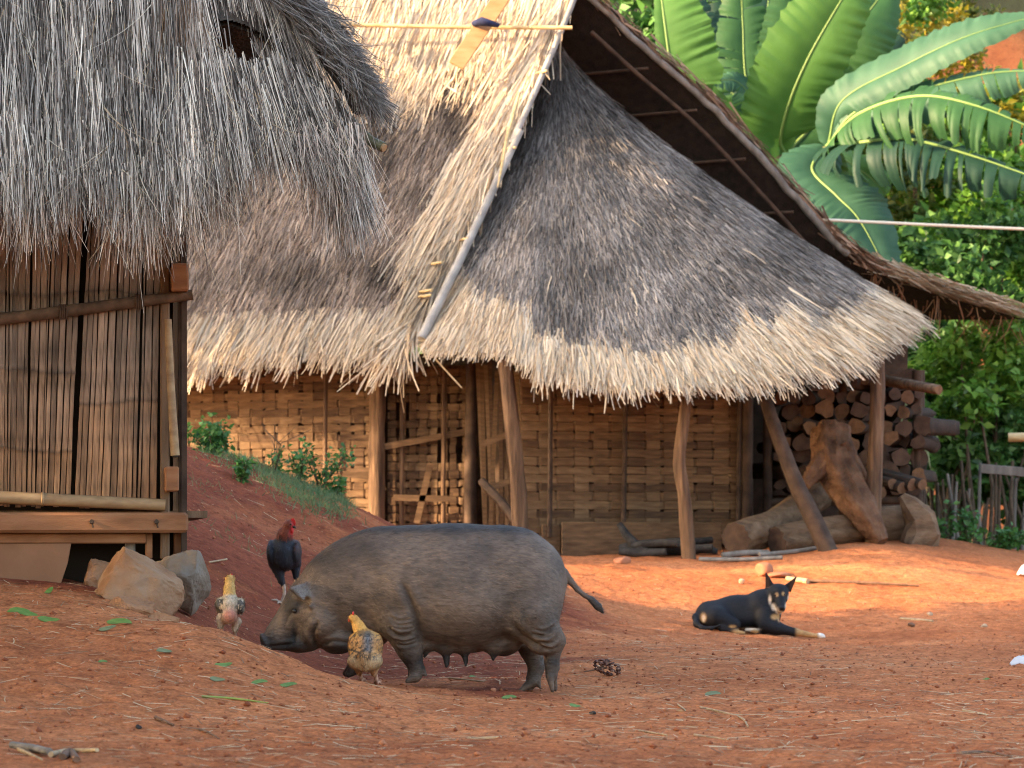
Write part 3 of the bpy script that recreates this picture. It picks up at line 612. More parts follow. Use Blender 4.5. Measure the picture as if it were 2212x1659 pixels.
def spole(pts, r, name, m, wob=.04, n=10, dd=-.05):
    q = catmull([W_(x, y, dd) for x, y in pts], 16); w_ = MB(); w_.tube(q, np.linspace(r[0], r[1], 16), n, wob=wob); return w_.build(name, m, shed, True)
sp_ = spole([(-420, 738), (-150, 708), (0, 690), (140, 673), (300, 652), (416, 637)], (.030, .023), 'tie_pole', M_STICK, .07, 10, -.045)
for x, y in ((136, 674), (301, 652)):
    w_ = MB()
    for k in range(4): w_.tube([W_(x - 7 + k * 4.5, y - 15, -.05), W_(x - 7 + k * 4.5 + 1, y, -.078), W_(x - 7 + k * 4.5, y + 15, -.05)], .0055, 6)
    w_.build('vine_lashing', M_DARKWOOD, sp_, True)
bb = spole([(-420, 1062), (-100, 1070), (100, 1079), (357, 1091)], (.030, .026), 'bottom_bamboo', M_BAMBOO2, .02, 12, -.075)
for x, y in ((92, 1078), (-200, 1067)): w_ = MB(); a = W_(x - 3, y, -.075); b = W_(x + 3, y, -.075); w_.tube([a, (a + b) / 2, b], [.028, .033, .028], 12); w_.build('node_ring', M_BAMBOO2, bb, True)
hb = spole([(362, 690), (368, 830), (378, 984)], (.018, .021), 'hanging_bamboo', M_BAMBOO2, .02, 12, -.02)
w_ = MB(); w_.tube([W_(377.6, 978, -.02), W_(378.6, 988, -.021)], .014, 10); w_.build('hollow_end', M_SHADE, hb, True)
# ---- shed roof
TOPY = -140
roof = Slope([V(-420, TOPY, 13.05), V(-20, TOPY, 13.1), V(340, TOPY, 13.2), V(480, TOPY, 13.25), V(560, TOPY, 13.3)], [V(-420, 418, 11.95), V(0, 420, 12.0), V(380, 405, 12.05), V(590, 322, 12.25), V(770, 318, 12.35)], vert=.97)
def gapd(x, y):
    t = np.clip(((x - 585) * 185 + (y - 95) * 180) / (185 ** 2 + 180 ** 2), 0, 1); return np.hypot(x - 585 - 185 * t, y - 95 - 180 * t)
def holed(x, y): a = (x - 520) * .91 + (y - 86) * .42; b = -(x - 520) * .42 + (y - 86) * .91; return (a / 84) ** 2 + (b / 40) ** 2
def hole(p):
    x = CX + p[0] / p[1] * F; y = YH - (p[2] - CZ) / p[1] * F; return holed(x, y) < 1 or (x > 508 and y > 285) or gapd(x, y) < 14
wb = MB(); roof.core(wb, 190, 110, .93, -.015, hole, .03); wb.build('roof_core', [M_THBASE, M_UNDER], shed, True)
# back slope of the shed roof
tp = roof.T[::8]; wb = MB(); wb.grid(np.stack([tp + np.array([0, 0, -.02]), tp + np.array([.04, .5, -.31]), tp + np.array([.0, 1.15, -.72])])); wb.cur = 1
wb.grid(np.stack([tp + np.array([0, 0, .06]), tp + np.array([.04, .5, -.23]), tp + np.array([.0, 1.15, -.64])])); wb.build('back_roof', [M_UNDER, M_THBASE], shed, True)
SGREY = [(.035, .028, .023), (.10, .083, .07), (.23, .20, .178), (.42, .383, .345), (.66, .612, .55), (.82, .755, .65)]
rg = np.random.default_rng(99); parts = []
def shed_straws(n, u, v, L, W, lift, jit, cols, bendn, seg=3, vis=True):
    p, dv, du, nn = roof.frame(u, v)
    px, py = pix(p); keep = np.ones(len(px), bool)
    for q in (0, .25, .5, .75, 1.0):
        x2, y2 = pix(p + dv * (L * q)[:, None]); keep &= (holed(x2, y2) > .95) | (rg.random(len(px)) < .03); keep &= (gapd(x2, y2) > 13) | (rg.random(len(px)) < .12)
    u, v, L, W, cols, n = u[keep], v[keep], L[keep], W[keep], cols[keep], int(keep.sum()); p, dv, du, nn = p[keep], dv[keep], du[keep], nn[keep]
    d = nrm(dv + du * rg.normal(0, jit, n)[:, None] + nn * (lift[0] + lift[1] * rg.normal(size=n))[:, None])
    nor = nrm(nn + du * rg.normal(0, .7, n)[:, None])
    bend = du * (rg.normal(0, bendn, n) * L)[:, None] + np.array([0, 0, -1.]) * (rg.random(n) * bendn * 2 * L)[:, None] + nn * (rg.normal(0, bendn * .6, n) * L)[:, None]
    parts.append(ribbons(p + nn * rg.uniform(.0, .05, n)[:, None], d, L, W, nor, bend, cols, .3, seg))
n = 13000; u = rg.random(n); v = rg.random(n) * .8
px, py = pix(roof.at(u, v)); st = np.clip(1 + .9 * fbm(px * .03, py * .004, 3, 61), .6, 1.5)
brown = np.clip(1 - ((px - 385) / 90) ** 2 - ((py - 20) / 45) ** 2, 0, 1)[:, None]
cols = palette(n, SGREY, rg, 1.15) * st[:, None]; cols = cols * (1 - brown) + palette(n, [(.10, .05, .025), (.26, .15, .08)], rg) * brown
shed_straws(n, u, v, rg.uniform(.25, .7, n), rg.uniform(.003, .0075, n), (.01, .025), .05, cols * np.array([1.05, 1.0, .93]), .02)
n = 9000; u = rg.random(n) * .985; v = rg.uniform(.72, .97, n); px, py = pix(roof.at(u, v))
prof = np.interp(px, [-420, 0, 66, 117, 180, 200, 234, 312, 350, 400, 461, 505, 525, 600, 640, 690, 720, 770, 800], [520, 500, 565, 520, 450, 445, 545, 585, 530, 540, 480, 450, 345, 355, 400, 545, 520, 400, 350])
L = np.clip((prof + 22 * rg.normal(size=n) - py) / 505 * rg.uniform(.65, 1.08, n), .06, .8); thin = rg.random(n) < np.where((px > 500) & (px < 700), .55, 1)
u, v, L = u[thin], v[thin], L[thin]; n = len(u)
shed_straws(n, u, v, L, rg.uniform(.003, .0075, n), (-.32, .12), .10, palette(n, SGREY, rg, .8) * np.array([1.06, 1.0, .93]), .08)
n = 700; u = rg.random(n) * .99; v = rg.uniform(.2, .95, n)
shed_straws(n, u, v, rg.uniform(.15, .5, n), rg.uniform(.0025, .005, n), (.05, .09), .35, palette(n, [(.35, .24, .13), (.6, .48, .32), (.7, .62, .5)], rg), .22, 4)
# the rolled thatch along the right verge
vt = catmull([V(540, -100, 13.25), V(605, -12, 13.0), V(695, 72, 12.8), V(765, 160, 12.55), V(800, 225, 12.4)], 300); n = 8500; t = rg.random(n) ** .9; i = (t * 298).astype(int)
tg = nrm(vt[i + 1] - vt[i]); off = rg.normal(0, 1, (n, 3)) * np.array([.042, .05, .036]) + np.array([-.02, 0, .045])
off = off * (1.15 - .75 * t)[:, None]; L = rg.uniform(.14, .46, n) * (1 - .2 * t); d = nrm(tg + rg.normal(0, .13, (n, 3)) + np.array([.10, 0, .04]))
darker = palette(n, [(.05, .042, .036), (.12, .105, .095), (.21, .195, .18), (.33, .305, .28), (.46, .43, .38)], rg, 1.1)
parts.append(ribbons(vt[i] + off - d * (L * .4)[:, None], d, L, rg.uniform(.003, .0065, n), nrm(rg.normal(0, .6, (n, 3)) + np.array([.1, -.6, .7])), rg.normal(0, .025, (n, 3)), darker, .3, 3))
n = 5200; t = rg.random(n); i = (t * 298).astype(int); tg = nrm(vt[i + 1] - vt[i])      # second layer hanging below the roll
down = np.array([.10, -.35, -.93]); root = vt[i] + np.array([-.10, -.02, -.165]) + rg.normal(0, .035, (n, 3)); d = nrm(tg * .45 + down * rg.uniform(.45, 1.0, n)[:, None] + rg.normal(0, .06, (n, 3)))
rx, ry = pix(root); L = np.clip((np.interp(rx, [480, 600, 640, 690, 730, 775, 820], [345, 390, 430, 570, 520, 455, 380]) - ry) / 470 * rg.uniform(.45, 1.12, n), .08, .6); keep = (t > .30) & (rg.random(n) < .7)
parts.append(ribbons(root[keep], d[keep], L[keep], rg.uniform(.003, .0065, n)[keep], nrm(rg.normal(0, .5, (n, 3)) + np.array([.2, -.9, .4]))[keep], (rg.normal(0, .03, (n, 3)) + np.array([0, 0, -.06]))[keep], palette(n, SGREY, rg, .95)[keep], .3, 3))
n = 80; a0 = np.array([V(x, y, 12.2) for x, y in zip(rg.uniform(640, 800, n), rg.uniform(250, 330, n))])
parts.append(ribbons(a0, nrm(np.array([.18, 0, -1]) + rg.normal(0, .16, (n, 3))), rg.uniform(.1, .35, n), rg.uniform(.0025, .005, n), np.tile([0, -1., 0], (n, 1)), rg.normal(0, .04, (n, 3)), palette(n, SGREY, rg, .7), .3, 3))
v_, f_, c_ = join(parts); obj('thatch', v_, f_, M_STRAW, shed, vcol=c_, kind='stuff')
wb = MB(); wb.tube(vt[::10] + np.array([-.04, .03, -.03]), np.linspace(.05, .035, 30), 8); wb.build('verge_roll_core', M_UNDER, shed, True)
M_GREENBAM = mat('greenish_bamboo', noise=(10, [(.3, (.08, .085, .05)), (.7, (.18, .18, .11))]), rough=.5)
w_ = MB(); w_.tube(catmull([V(560, 40, 13.2), V(700, 200, 12.7), V(790, 295, 12.42), V(828, 318, 12.35)], 14), .022, 10); gb = w_.build('verge_bamboo', M_GREENBAM, shed, True)
w_ = MB(); w_.tube([V(819, 313, 12.36), V(831, 320, 12.345)], .017, 10); w_.build('cut_end', M_BAMBOO2, gb, True)
w_ = MB(); w_.tube(catmull([V(470, 285, 12.5), V(560, 318, 12.4), V(655, 358, 12.3)], 8), .014, 8); w_.build('eave_bamboo', M_BAMBOO2, shed, True)
# ---- stones, leaning sheet
def rock(cx, cy, D, rx, ry, rz, label, seed, mtl, sink=.25, rot=0., flat=.0):
    import bmesh
    bm = bmesh.new(); bmesh.ops.create_icosphere(bm, subdivisions=5, radius=1); r = np.random.default_rng(seed)
    P = np.array([v.co for v in bm.verts]); Q = P.copy()
    for k in range(20):
        d = nrm(r.normal(size=3)); h = r.uniform(.46, .84); s = np.maximum(P @ d - h, 0); P = P - np.outer(s * .97, d)
    P = (P - (P.max(0) + P.min(0)) / 2) / ((P.max(0) - P.min(0)) / 2)
    P += nrm(Q) * (.10 * fbm(Q[:, 0] * 3 + 5 * seed, Q[:, 1] * 3 + Q[:, 2] * 2.3, 4, seed) + .05 * fbm(Q[:, 0] * 9, Q[:, 2] * 9 + Q[:, 1] * 7, 3, seed + 3))[:, None]
    c, s = math.cos(rot), math.sin(rot); P = P * np.array([rx, ry, rz]); X = P[:, 0] * c - P[:, 2] * s; Z = P[:, 0] * s + P[:, 2] * c
    P = np.stack([X, P[:, 1], Z], -1) + V(cx, cy, D)
    f = np.array([[v.index for v in q.verts] for q in bm.faces]); bm.free()
    o = obj('stone', P, f, mtl, smooth=True); tag(o, label, 'stone', 'stones propping the shed corner'); return o
M_ROCK = mat('dusty_stone', noise=(5, [(.25, (.19, .09, .046)), (.45, (.30, .155, .082)), (.6, (.33, .20, .122)), (.8, (.25, .19, .15))]), bump=[(14, .8, .03), (70, .6, .008)], rough=.9)
M_ROCK2 = mat('grey_stone', noise=(5, [(.25, (.15, .09, .055)), (.5, (.22, .17, .13)), (.8, (.20, .18, .16))]), bump=[(16, .8, .03), (80, .6, .008)], rough=.9)
M_CLOD = mat('earthy_stone', noise=(6, [(.3, (.28, .13, .065)), (.7, (.40, .21, .115))]), bump=[(20, .8, .03), (80, .6, .008)], rough=.95)
rock(304, 1266, 12.35, .195, .15, .135, 'big angular dusty stone under the shed corner', 3, M_ROCK, rot=-.30)
rock(398, 1262, 12.62, .110, .11, .135, 'grey stone standing behind the big angular stone', 8, M_ROCK2, rot=.35)
rock(282, 1322, 12.02, .10, .06, .065, 'small earthy stone at the foot of the big angular stone', 14, M_CLOD)
rock(206, 1250, 12.72, .06, .07, .085, 'brown block of stone tucked behind the big angular stone', 19, M_CLOD)
rock(345, 1345, 11.9, .08, .05, .045, 'low earth-coloured stone sunk in the bank near the white chick', 23, M_CLOD)
M_SHEET = mat('dusty_sheet', noise=(3, [(.3, (.19, .088, .045)), (.55, (.26, .125, .066)), (.8, (.22, .135, .09))]), bump=[(40, .25, .004)], rough=.8)
q = [(-330, 1176), (153, 1174), (146, 1215), (127, 1274), (60, 1266), (-330, 1232)]; fr = [W_(x, y, -.05 + (1176 - y) / 500 * .22) for x, y in q]; bk = [p_ + np.array([0, .012, .0]) for p_ in fr]
o = obj('leaning_sheet', fr + bk, [tuple(range(5, -1, -1)), tuple(range(6, 12))] + [(i, (i + 1) % 6, (i + 1) % 6 + 6, i + 6) for i in range(6)], M_SHEET); tag(o, 'thin dusty brown sheet leaning against the shed base', 'sheet')
# ------------------------------------------------------------------ smooth solid modelling for the animals
class Field:
    def __init__(s, lo, hi, h):
        s.lo = np.asarray(lo, float); s.h = h; s.n = np.ceil((np.asarray(hi) - s.lo) / h).astype(int) + 1
        s.f = np.full(s.n, .5, np.float32); s.ax = [s.lo[i] + h * np.arange(s.n[i]) for i in range(3)]
    def _sub(s, lo, hi):
        a = np.clip(np.floor((np.asarray(lo) - s.lo) / s.h).astype(int), 0, s.n - 1); b = np.clip(np.ceil((np.asarray(hi) - s.lo) / s.h).astype(int) + 1, 1, s.n)
        sl_ = tuple(slice(a[i], b[i]) for i in range(3))
        X = np.meshgrid(*[s.ax[i][sl_[i]] for i in range(3)], indexing='ij'); return sl_, np.stack(X, -1)
    def _mix(s, sl_, d, k, sub=False):
        g = s.f[sl_]
        if sub:
            h = np.clip(.5 - .5 * (g + d) / k, 0, 1); s.f[sl_] = g * (1 - h) - d * h + k * h * (1 - h)
        else:
            h = np.clip(.5 + .5 * (g - d) / k, 0, 1); s.f[sl_] = g * (1 - h) + d * h - k * h * (1 - h)
    def ell(s, c, r, k=.03, R=None, sub=False):
        c = np.asarray(c, float); r = np.asarray(r, float); m = r.max() + 3 * k
        sl_, X = s._sub(c - m, c + m); q = X - c
        if R is not None: q = q @ np.asarray(R)
        k0 = np.sqrt(((q / r) ** 2).sum(-1)); k1 = np.sqrt(((q / r ** 2) ** 2).sum(-1)); d = k0 * (k0 - 1) / np.maximum(k1, 1e-6)
        s._mix(sl_, d, k, sub)
    def cone(s, a, b, ra, rb, k=.03, sub=False):
        a = np.asarray(a, float); b = np.asarray(b, float); m = max(ra, rb) + 3 * k
        sl_, X = s._sub(np.minimum(a, b) - m, np.maximum(a, b) + m); ab = b - a
        t = np.clip(((X - a) @ ab) / max(ab @ ab, 1e-9), 0, 1); d = np.linalg.norm(X - a - t[..., None] * ab, axis=-1) - (ra + (rb - ra) * t)
        s._mix(sl_, d, k, sub)
    def chain(s, pts, rad, k=.02, sub=False):
        for i in range(len(pts) - 1): s.cone(pts[i], pts[i + 1], rad[i], rad[i + 1], k, sub)
    def tri(s, a, b, c, th, k=.01):
        a, b, c = (np.asarray(q, float) for q in (a, b, c)); m = th + 3 * k
        sl_, X = s._sub(np.minimum(np.minimum(a, b), c) - m, np.maximum(np.maximum(a, b), c) + m)
        ba, cb, ac = b - a, c - b, a - c; n = np.cross(ba, ac); pa, pb, pc = X - a, X - b, X - c
        ins = (np.sign(pa @ np.cross(ba, n)) + np.sign(pb @ np.cross(cb, n)) + np.sign(pc @ np.cross(ac, n))) < 2
        def ed(e, p): t = np.clip((p @ e) / (e @ e), 0, 1); return ((p - t[..., None] * e) ** 2).sum(-1)
        d = np.sqrt(np.where(ins, np.minimum(np.minimum(ed(ba, pa), ed(cb, pb)), ed(ac, pc)), (pa @ n) ** 2 / (n @ n))) - th
        s._mix(sl_, d, k)
    def mesh(s):
        f = s.f; S = f < 0; n = np.array(f.shape)
        acc = np.zeros((*(n - 1), 3), np.float32); cnt = np.zeros(n - 1, np.float32)
        for ax in range(3):
            o1, o2 = [q for q in range(3) if q != ax]
            for d1 in (0, 1):
                for d2 in (0, 1):
                    sa = [slice(None)] * 3; sa[ax] = slice(0, -1); sa[o1] = slice(d1, d1 + n[o1] - 1); sa[o2] = slice(d2, d2 + n[o2] - 1); sb = list(sa); sb[ax] = slice(1, None)
                    fa, fb = f[tuple(sa)], f[tuple(sb)]; cr = (fa < 0) != (fb < 0); t = np.where(cr, fa / np.where(cr, fa - fb, 1), 0)
                    acc[..., ax] += np.where(cr, t, 0); acc[..., o1] += cr * d1; acc[..., o2] += cr * d2; cnt += cr
        act = cnt > 0; idx = np.full(n - 1, -1, np.int64); idx[act] = np.arange(act.sum()); I = np.argwhere(act)
        V_ = s.lo + s.h * (I + acc[act] / cnt[act][:, None]); Q = []
        for ax in range(3):
            o1, o2 = [(1, 2), (2, 0), (0, 1)][ax]
            sa = [slice(1, -1)] * 3; sa[ax] = slice(0, -1); sb = list(sa); sb[ax] = slice(1, None)
            a, b = S[tuple(sa)], S[tuple(sb)]; E = np.argwhere(a != b); off = np.ones(3, int); off[ax] = 0; E = E + off; sgn = a[a != b]
            def at(d1, d2): e = E.copy(); e[:, o1] -= d1; e[:, o2] -= d2; return idx[e[:, 0], e[:, 1], e[:, 2]]
            q = np.stack([at(1, 1), at(0, 1), at(0, 0), at(1, 0)], -1); q[~sgn] = q[~sgn][:, ::-1]; Q.append(q)
        return V_, np.concatenate(Q)
def smooth_mesh(v, f, it=2, lam=.5):
    a = f.ravel(); b = np.roll(f, -1, 1).ravel()
    for _ in range(it):
        s = np.zeros_like(v); c = np.zeros(len(v)); np.add.at(s, a, v[b]); np.add.at(c, a, 1); np.add.at(s, b, v[a]); np.add.at(c, b, 1)
        v = v + lam * (s / c[:, None] - v)
    return v
def vnormals(v, f):
    n = np.cross(v[f[:, 2]] - v[f[:, 0]], v[f[:, 3]] - v[f[:, 1]]); N = np.zeros_like(v)
    for k in range(4): np.add.at(N, f[:, k], n)
    return nrm(N)
def coat(v, f, vc, n, flow, L, W, lift, rng, keep=None, jitter=.2, bright=(.7, 1.35)):
    """short hairs or feathers lying along the flow direction over a body"""
    N = vnormals(v, f); q = f[rng.integers(0, len(f), n)]; w = rng.dirichlet([1, 1, 1, 1], n)[..., None]
    p = (v[q] * w).sum(1); nn = nrm((N[q] * w).sum(1)); c = (vc[q] * w).sum(1)
    if keep is not None: k = keep(p, nn); p, nn, c = p[k], nn[k], c[k]; n = len(p)
    fl = flow(p, nn); fl = fl - nn * (fl * nn).sum(-1, keepdims=True); fl = nrm(fl + rng.normal(0, jitter, (n, 3)))
    d = nrm(fl + nn * (lift * (.5 + rng.random(n)))[:, None]); Ls = rng.uniform(L[0], L[1], n)
    return ribbons(p - nn * .001, d, Ls, rng.uniform(W[0], W[1], n), nn, -nn * (Ls * lift * .6)[:, None], c * rng.uniform(bright[0], bright[1], n)[:, None], .25, 2)
def place(v, org, yaw=0.0, tilt=0.0):
    c, s = math.cos(yaw), math.sin(yaw); x = v[:, 0] * c - v[:, 1] * s; y = v[:, 0] * s + v[:, 1] * c
    return np.stack([x, y, v[:, 2] + tilt * v[:, 0]], -1) + org
def ball(c, r, n=10, sq=(1, 1, 1)):
    mb = MB(); P = []
    for i in range(n + 1):
        th = math.pi * i / n
        P.append([np.asarray(c) + np.array([math.sin(th) * math.cos(2 * math.pi * j / n) * sq[0], math.sin(th) * math.sin(2 * math.pi * j / n) * sq[1], math.cos(th) * sq[2]]) * r for j in range(n + 1)])
    mb.grid(np.array(P)); return mb
M_HAIR = mat('coat', vcol='Col', rough=.6, spec=.3)
# ------------------------------------------------------------------ pig
PD = 12.0; PK = F / PD                                   # picture units per metre at the pig
def pg(cx, cy, y=0.0):
    """spot on the enlarged side view of the pig -> metres (x right, y away, z up)"""
    return np.array([(cx * .3906 + 518.4 - 900) / PK, y, (1497 - (1036.8 + cy * .3906)) / PK])
pr = lambda r: r * .3906 / PK
rot_y = lambda a: np.array([[math.cos(a), 0, math.sin(a)], [0, 1, 0], [-math.sin(a), 0, math.cos(a)]])
fd = Field(pg(60, 1230, -.30), pg(2060, 200, .30), .0055)
E = lambda cx, cy, rx, rz, ry, y=0., k=.06, R=None, sub=False: fd.ell(pg(cx, cy, y), (pr(rx), ry, pr(rz)), k, R, sub)
C = lambda a, b, ra, rb, k=.03, sub=False: fd.cone(pg(*a), pg(*b), pr(ra), pr(rb), k, sub)
# trunk
E(1180, 590, 430, 326, .225, k=.08); E(820, 570, 300, 300, .190, k=.08); E(1490, 555, 318, 288, .20, k=.08)
E(1240, 705, 320, 243, .250, k=.08); E(1000, 640, 290, 262, .215, k=.08); E(1150, 330, 420, 70, .10, k=.06)
E(610, 620, 215, 225, .155, k=.07); E(490, 570, 150, 140, .115, k=.08); E(660, 470, 190, 150, .11, k=.08)
# head
E(430, 700, 172, 158, .125, k=.05); E(358, 645, 72, 85, .085, k=.04); E(450, 780, 120, 118, .148, k=.03)
C((345, 745, 0), (205, 862, 0), 112, 64, .03); C((310, 672, 0), (196, 826, 0), 48, 38, .03)
C((225, 872, 0), (165, 893, 0), 60, 52, .015); E(142, 896, 20, 58, .046, k=.010, R=rot_y(-.52)); E(126, 872, 14, 18, .02, k=.01)
C((390, 865, 0), (250, 905, 0), 78, 36, .025); E(335, 905, 82, 46, .065, k=.02); E(385, 850, 60, 70, .10, k=.02)
E(545, 880, 112, 84, .105, k=.022); E(690, 790, 135, 105, .125, k=.05)
for s in (-1, 1):
    fd.ell(pg(112, 880, s * .018), (.014, .009, .012), .006, sub=True)                                  # nostrils
    y = s * .112
    fd.tri(pg(395, 572, y - s * .03), pg(408, 712, y + s * .012), pg(292, 600, y + s * .10), .0075, .008)     # ears: a flap folded forward
    fd.tri(pg(395, 572, y - s * .03), pg(345, 585, y - s * .01), pg(292, 600, y + s * .10), .0075, .008)
    fd.ell(pg(345, 672, s * .125), (pr(52), .040, pr(36)), .010, sub=True); fd.ell(pg(312, 716, s * .112), (.022, .010, .010), .010, sub=True)
# near fore leg (y<0 is towards the camera)
E(865, 680, 130, 185, .095, -.115, .05); C((885, 790, -.14), (935, 925, -.135), 112, 72, .03); C((935, 925, -.135), (972, 1035, -.125), 68, 42, .02)
C((972, 1035, -.125), (965, 1075, -.125), 40, 38, .012); C((965, 1078, -.140), (922, 1103, -.145), 27, 13, .006); C((972, 1078, -.110), (938, 1105, -.105), 27, 13, .006); C((1005, 1035, -.13), (1022, 1072, -.13), 17, 11, .006)
# far fore leg, stepping forward
C((780, 790, .11), (700, 930, .12), 100, 60, .04); C((700, 930, .12), (635, 1040, .12), 58, 40, .02); C((635, 1040, .12), (585, 1078, .13), 38, 18, .01); C((640, 1045, .10), (600, 1080, .10), 34, 18, .01)
# near hind leg: thigh, hock pointing back, upright shank, toes
E(1590, 670, 185, 205, .115, -.10, .05); C((1600, 760, -.14), (1668, 858, -.15), 150, 104, .03); C((1668, 858, -.15), (1738, 878, -.145), 88, 46, .02); E(1752, 888, 36, 44, .03, -.14, .015)
C((1735, 890, -.14), (1712, 1000, -.135), 50, 38, .015); C((1712, 1000, -.135), (1712, 1072, -.135), 37, 34, .012); C((1702, 1080, -.150), (1716, 1158, -.153), 23, 10, .006); C((1722, 1080, -.120), (1736, 1156, -.118), 23, 10, .006); C((1738, 995, -.135), (1750, 1040, -.135), 15, 10, .006); C((1690, 1010, -.15), (1690, 1045, -.15), 13, 9, .006)
# far hind leg
C((1560, 780, .10), (1615, 930, .10), 130, 68, .04); C((1615, 930, .10), (1650, 1040, .09), 64, 46, .02); C((1650, 1040, .09), (1630, 1110, .08), 44, 42, .012)
C((1622, 1120, .065), (1552, 1174, .05), 30, 12, .007); C((1640, 1122, .09), (1598, 1180, .095), 30, 12, .007); C((1652, 1115, .075), (1668, 1158, .075), 18, 10, .007)
# udder and teats
for (cx, cy, r, tx, ty) in ((1035, 905, 42, 1018, 972), (1135, 915, 52, 1140, 1028), (1235, 918, 52, 1244, 1024), (1400, 900, 72, 1394, 992), (1505, 872, 62, 1528, 932)):
    for s in (-1, 1): E(cx + (12 if s > 0 else 0), cy, r, r * .9, .05, s * .080, .025); C((cx + (12 if s > 0 else 0), cy + r * .45, s * .085), (tx + (14 if s > 0 else 0), ty, s * .09), r * .46, 9, .015)
E(1460, 895, 100, 80, .11, 0, .03)
# tail
tl = [(1795, 510, 0), (1830, 560, .005), (1865, 605, .0), (1905, 638, -.01), (1945, 662, -.015)]; fd.chain([pg(*q) for q in tl], [pr(q) for q in (24, 18, 14, 13, 12)], .006)
C((1945, 662, -.015), (1980, 700, -.02), 17, 19, .006); C((1980, 700, -.02), (2010, 738, -.02), 17, 5, .006)
pv, pf = fd.mesh(); pv = smooth_mesh(pv, pf, 2, .5)
# creases and wrinkles pressed into the skin along lines on the flank
N = vnormals(pv, pf); cx = (pv[:, 0] * PK + 900 - 518.4) / .3906; cy = ((1497 - pv[:, 2] * PK) - 1036.8) / .3906
def bump(x0, y0, rx, ry): return np.exp(-((cx - x0) / rx) ** 2 - ((cy - y0) / ry) ** 2)
side = np.clip(np.abs(N[:, 1]) * 1.8 - .2, 0, 1); disp = np.zeros(len(pv))
def crease(pts, depth, w, puff=.5):
    global disp
    q = catmull([(a, b, 0) for a, b in pts], 24)[:, :2]; best = np.full(len(pv), 1e9); tt = np.zeros(len(pv))
    for i in range(23):
        a, b = q[i], q[i + 1]; e = b - a; t = np.clip(((cx - a[0]) * e[0] + (cy - a[1]) * e[1]) / (e @ e), 0, 1); d = np.hypot(cx - a[0] - e[0] * t, cy - a[1] - e[1] * t); m = d < best; best = np.where(m, d, best); tt = np.where(m, (i + t) / 23, tt)
    fade = np.clip(np.sin(np.pi * np.clip(tt, 0, 1)) * 1.6, 0, 1) * side
    disp = disp - depth * fade * (np.exp(-(best / w) ** 2) - puff * np.exp(-((best - 2.6 * w) / (1.5 * w)) ** 2))
crease([(880, 540), (930, 650), (972, 770), (990, 900)], .011, 17, .35); crease([(1475, 760), (1530, 840), (1610, 895), (1720, 935)], .011, 15, .4); crease([(1590, 840), (1660, 850), (1730, 800)], .010, 9); crease([(1630, 885), (1690, 885), (1745, 845)], .008, 8)
crease([(440, 770), (412, 840), (425, 925)], .012, 11); crease([(150, 925), (230, 912), (292, 898), (312, 840)], .008, 8); crease([(600, 830), (700, 870), (800, 850)], .012, 12); crease([(620, 905), (520, 885), (440, 915)], .008, 9); crease([(335, 705), (275, 745), (240, 830)], .006, 9); crease([(820, 790), (840, 830), (905, 850), (985, 820)], .009, 8)
for k in range(7): crease([(815 + k * 7, 745 + k * 24), (880 + k * 5, 772 + k * 22), (978 + k * 2, 752 + k * 22)], .0065, 6, .6)
for k in range(4): crease([(1600 + k * 18, 812 + k * 34), (1665 + k * 16, 828 + k * 34), (1735 + k * 4, 790 + k * 38)], .006, 6, .6)
for k in range(5): crease([(1190 + 8 * k, 690 + k * 17), (1270, 700 + k * 18), (1350 - 10 * k, 690 + k * 16)], .0018, 5, .6)
for k in range(9): crease([(500 + k * 16, 660), (485 + k * 17, 760), (505 + k * 14, 850)], .0025, 6, .6)
for k in range(6): crease([(1240 + k * 22, 300 + 20 * (k % 3)), (1262 + k * 20, 420), (1275 + k * 18, 560)], .0022, 8, .6)
for k in range(4): crease([(215 + k * 6, 790 + k * 4), (190 + k * 10, 840 + k * 6), (185 + k * 14, 880)], .003, 5, .6)
pv = pv + N * (disp + .005 * fbm(cx * .008, cy * .008 + pv[:, 1] * 8, 4, 2))[:, None]
# skin: dusty grey brown, darker on crest, face and teats
base = np.array([.080, .058, .046]); dust = np.array([.150, .105, .079]); dark = np.array([.024, .022, .023])
k = np.clip(.5 + 1.5 * fbm(cx * .006, cy * .009 + pv[:, 1] * 4, 5, 15), 0, 1)[:, None]; pc = base * (1 - k) + dust * k
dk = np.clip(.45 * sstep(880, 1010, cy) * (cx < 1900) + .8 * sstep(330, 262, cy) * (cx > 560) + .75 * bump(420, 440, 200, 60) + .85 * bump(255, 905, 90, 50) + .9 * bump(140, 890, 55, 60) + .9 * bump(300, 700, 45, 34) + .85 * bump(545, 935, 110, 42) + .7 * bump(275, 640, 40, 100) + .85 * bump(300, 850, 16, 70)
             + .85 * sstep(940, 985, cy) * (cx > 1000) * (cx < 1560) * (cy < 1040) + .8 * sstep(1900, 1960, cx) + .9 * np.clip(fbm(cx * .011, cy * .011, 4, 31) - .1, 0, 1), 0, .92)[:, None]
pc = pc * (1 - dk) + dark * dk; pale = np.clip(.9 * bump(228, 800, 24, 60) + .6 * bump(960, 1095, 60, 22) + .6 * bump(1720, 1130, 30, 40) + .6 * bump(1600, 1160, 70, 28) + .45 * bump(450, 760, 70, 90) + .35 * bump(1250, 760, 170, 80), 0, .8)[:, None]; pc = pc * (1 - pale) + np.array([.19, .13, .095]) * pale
ear = (bump(345, 630, 55, 60) * (np.abs(pv[:, 1]) > .12))[:, None] * .9 * np.clip(N[:, 2:3] * 2 + .6, 0, 1); pc = pc * (1 - ear) + np.array([.24, .22, .21]) * ear  # upward ear faces painted lighter, as if lit
pc = pc * (1 - .5 * np.clip(-disp * 90, 0, .6))[:, None]
PO = np.array([(900 - CX) / F * PD, PD, V(900, 1497, PD)[2]])
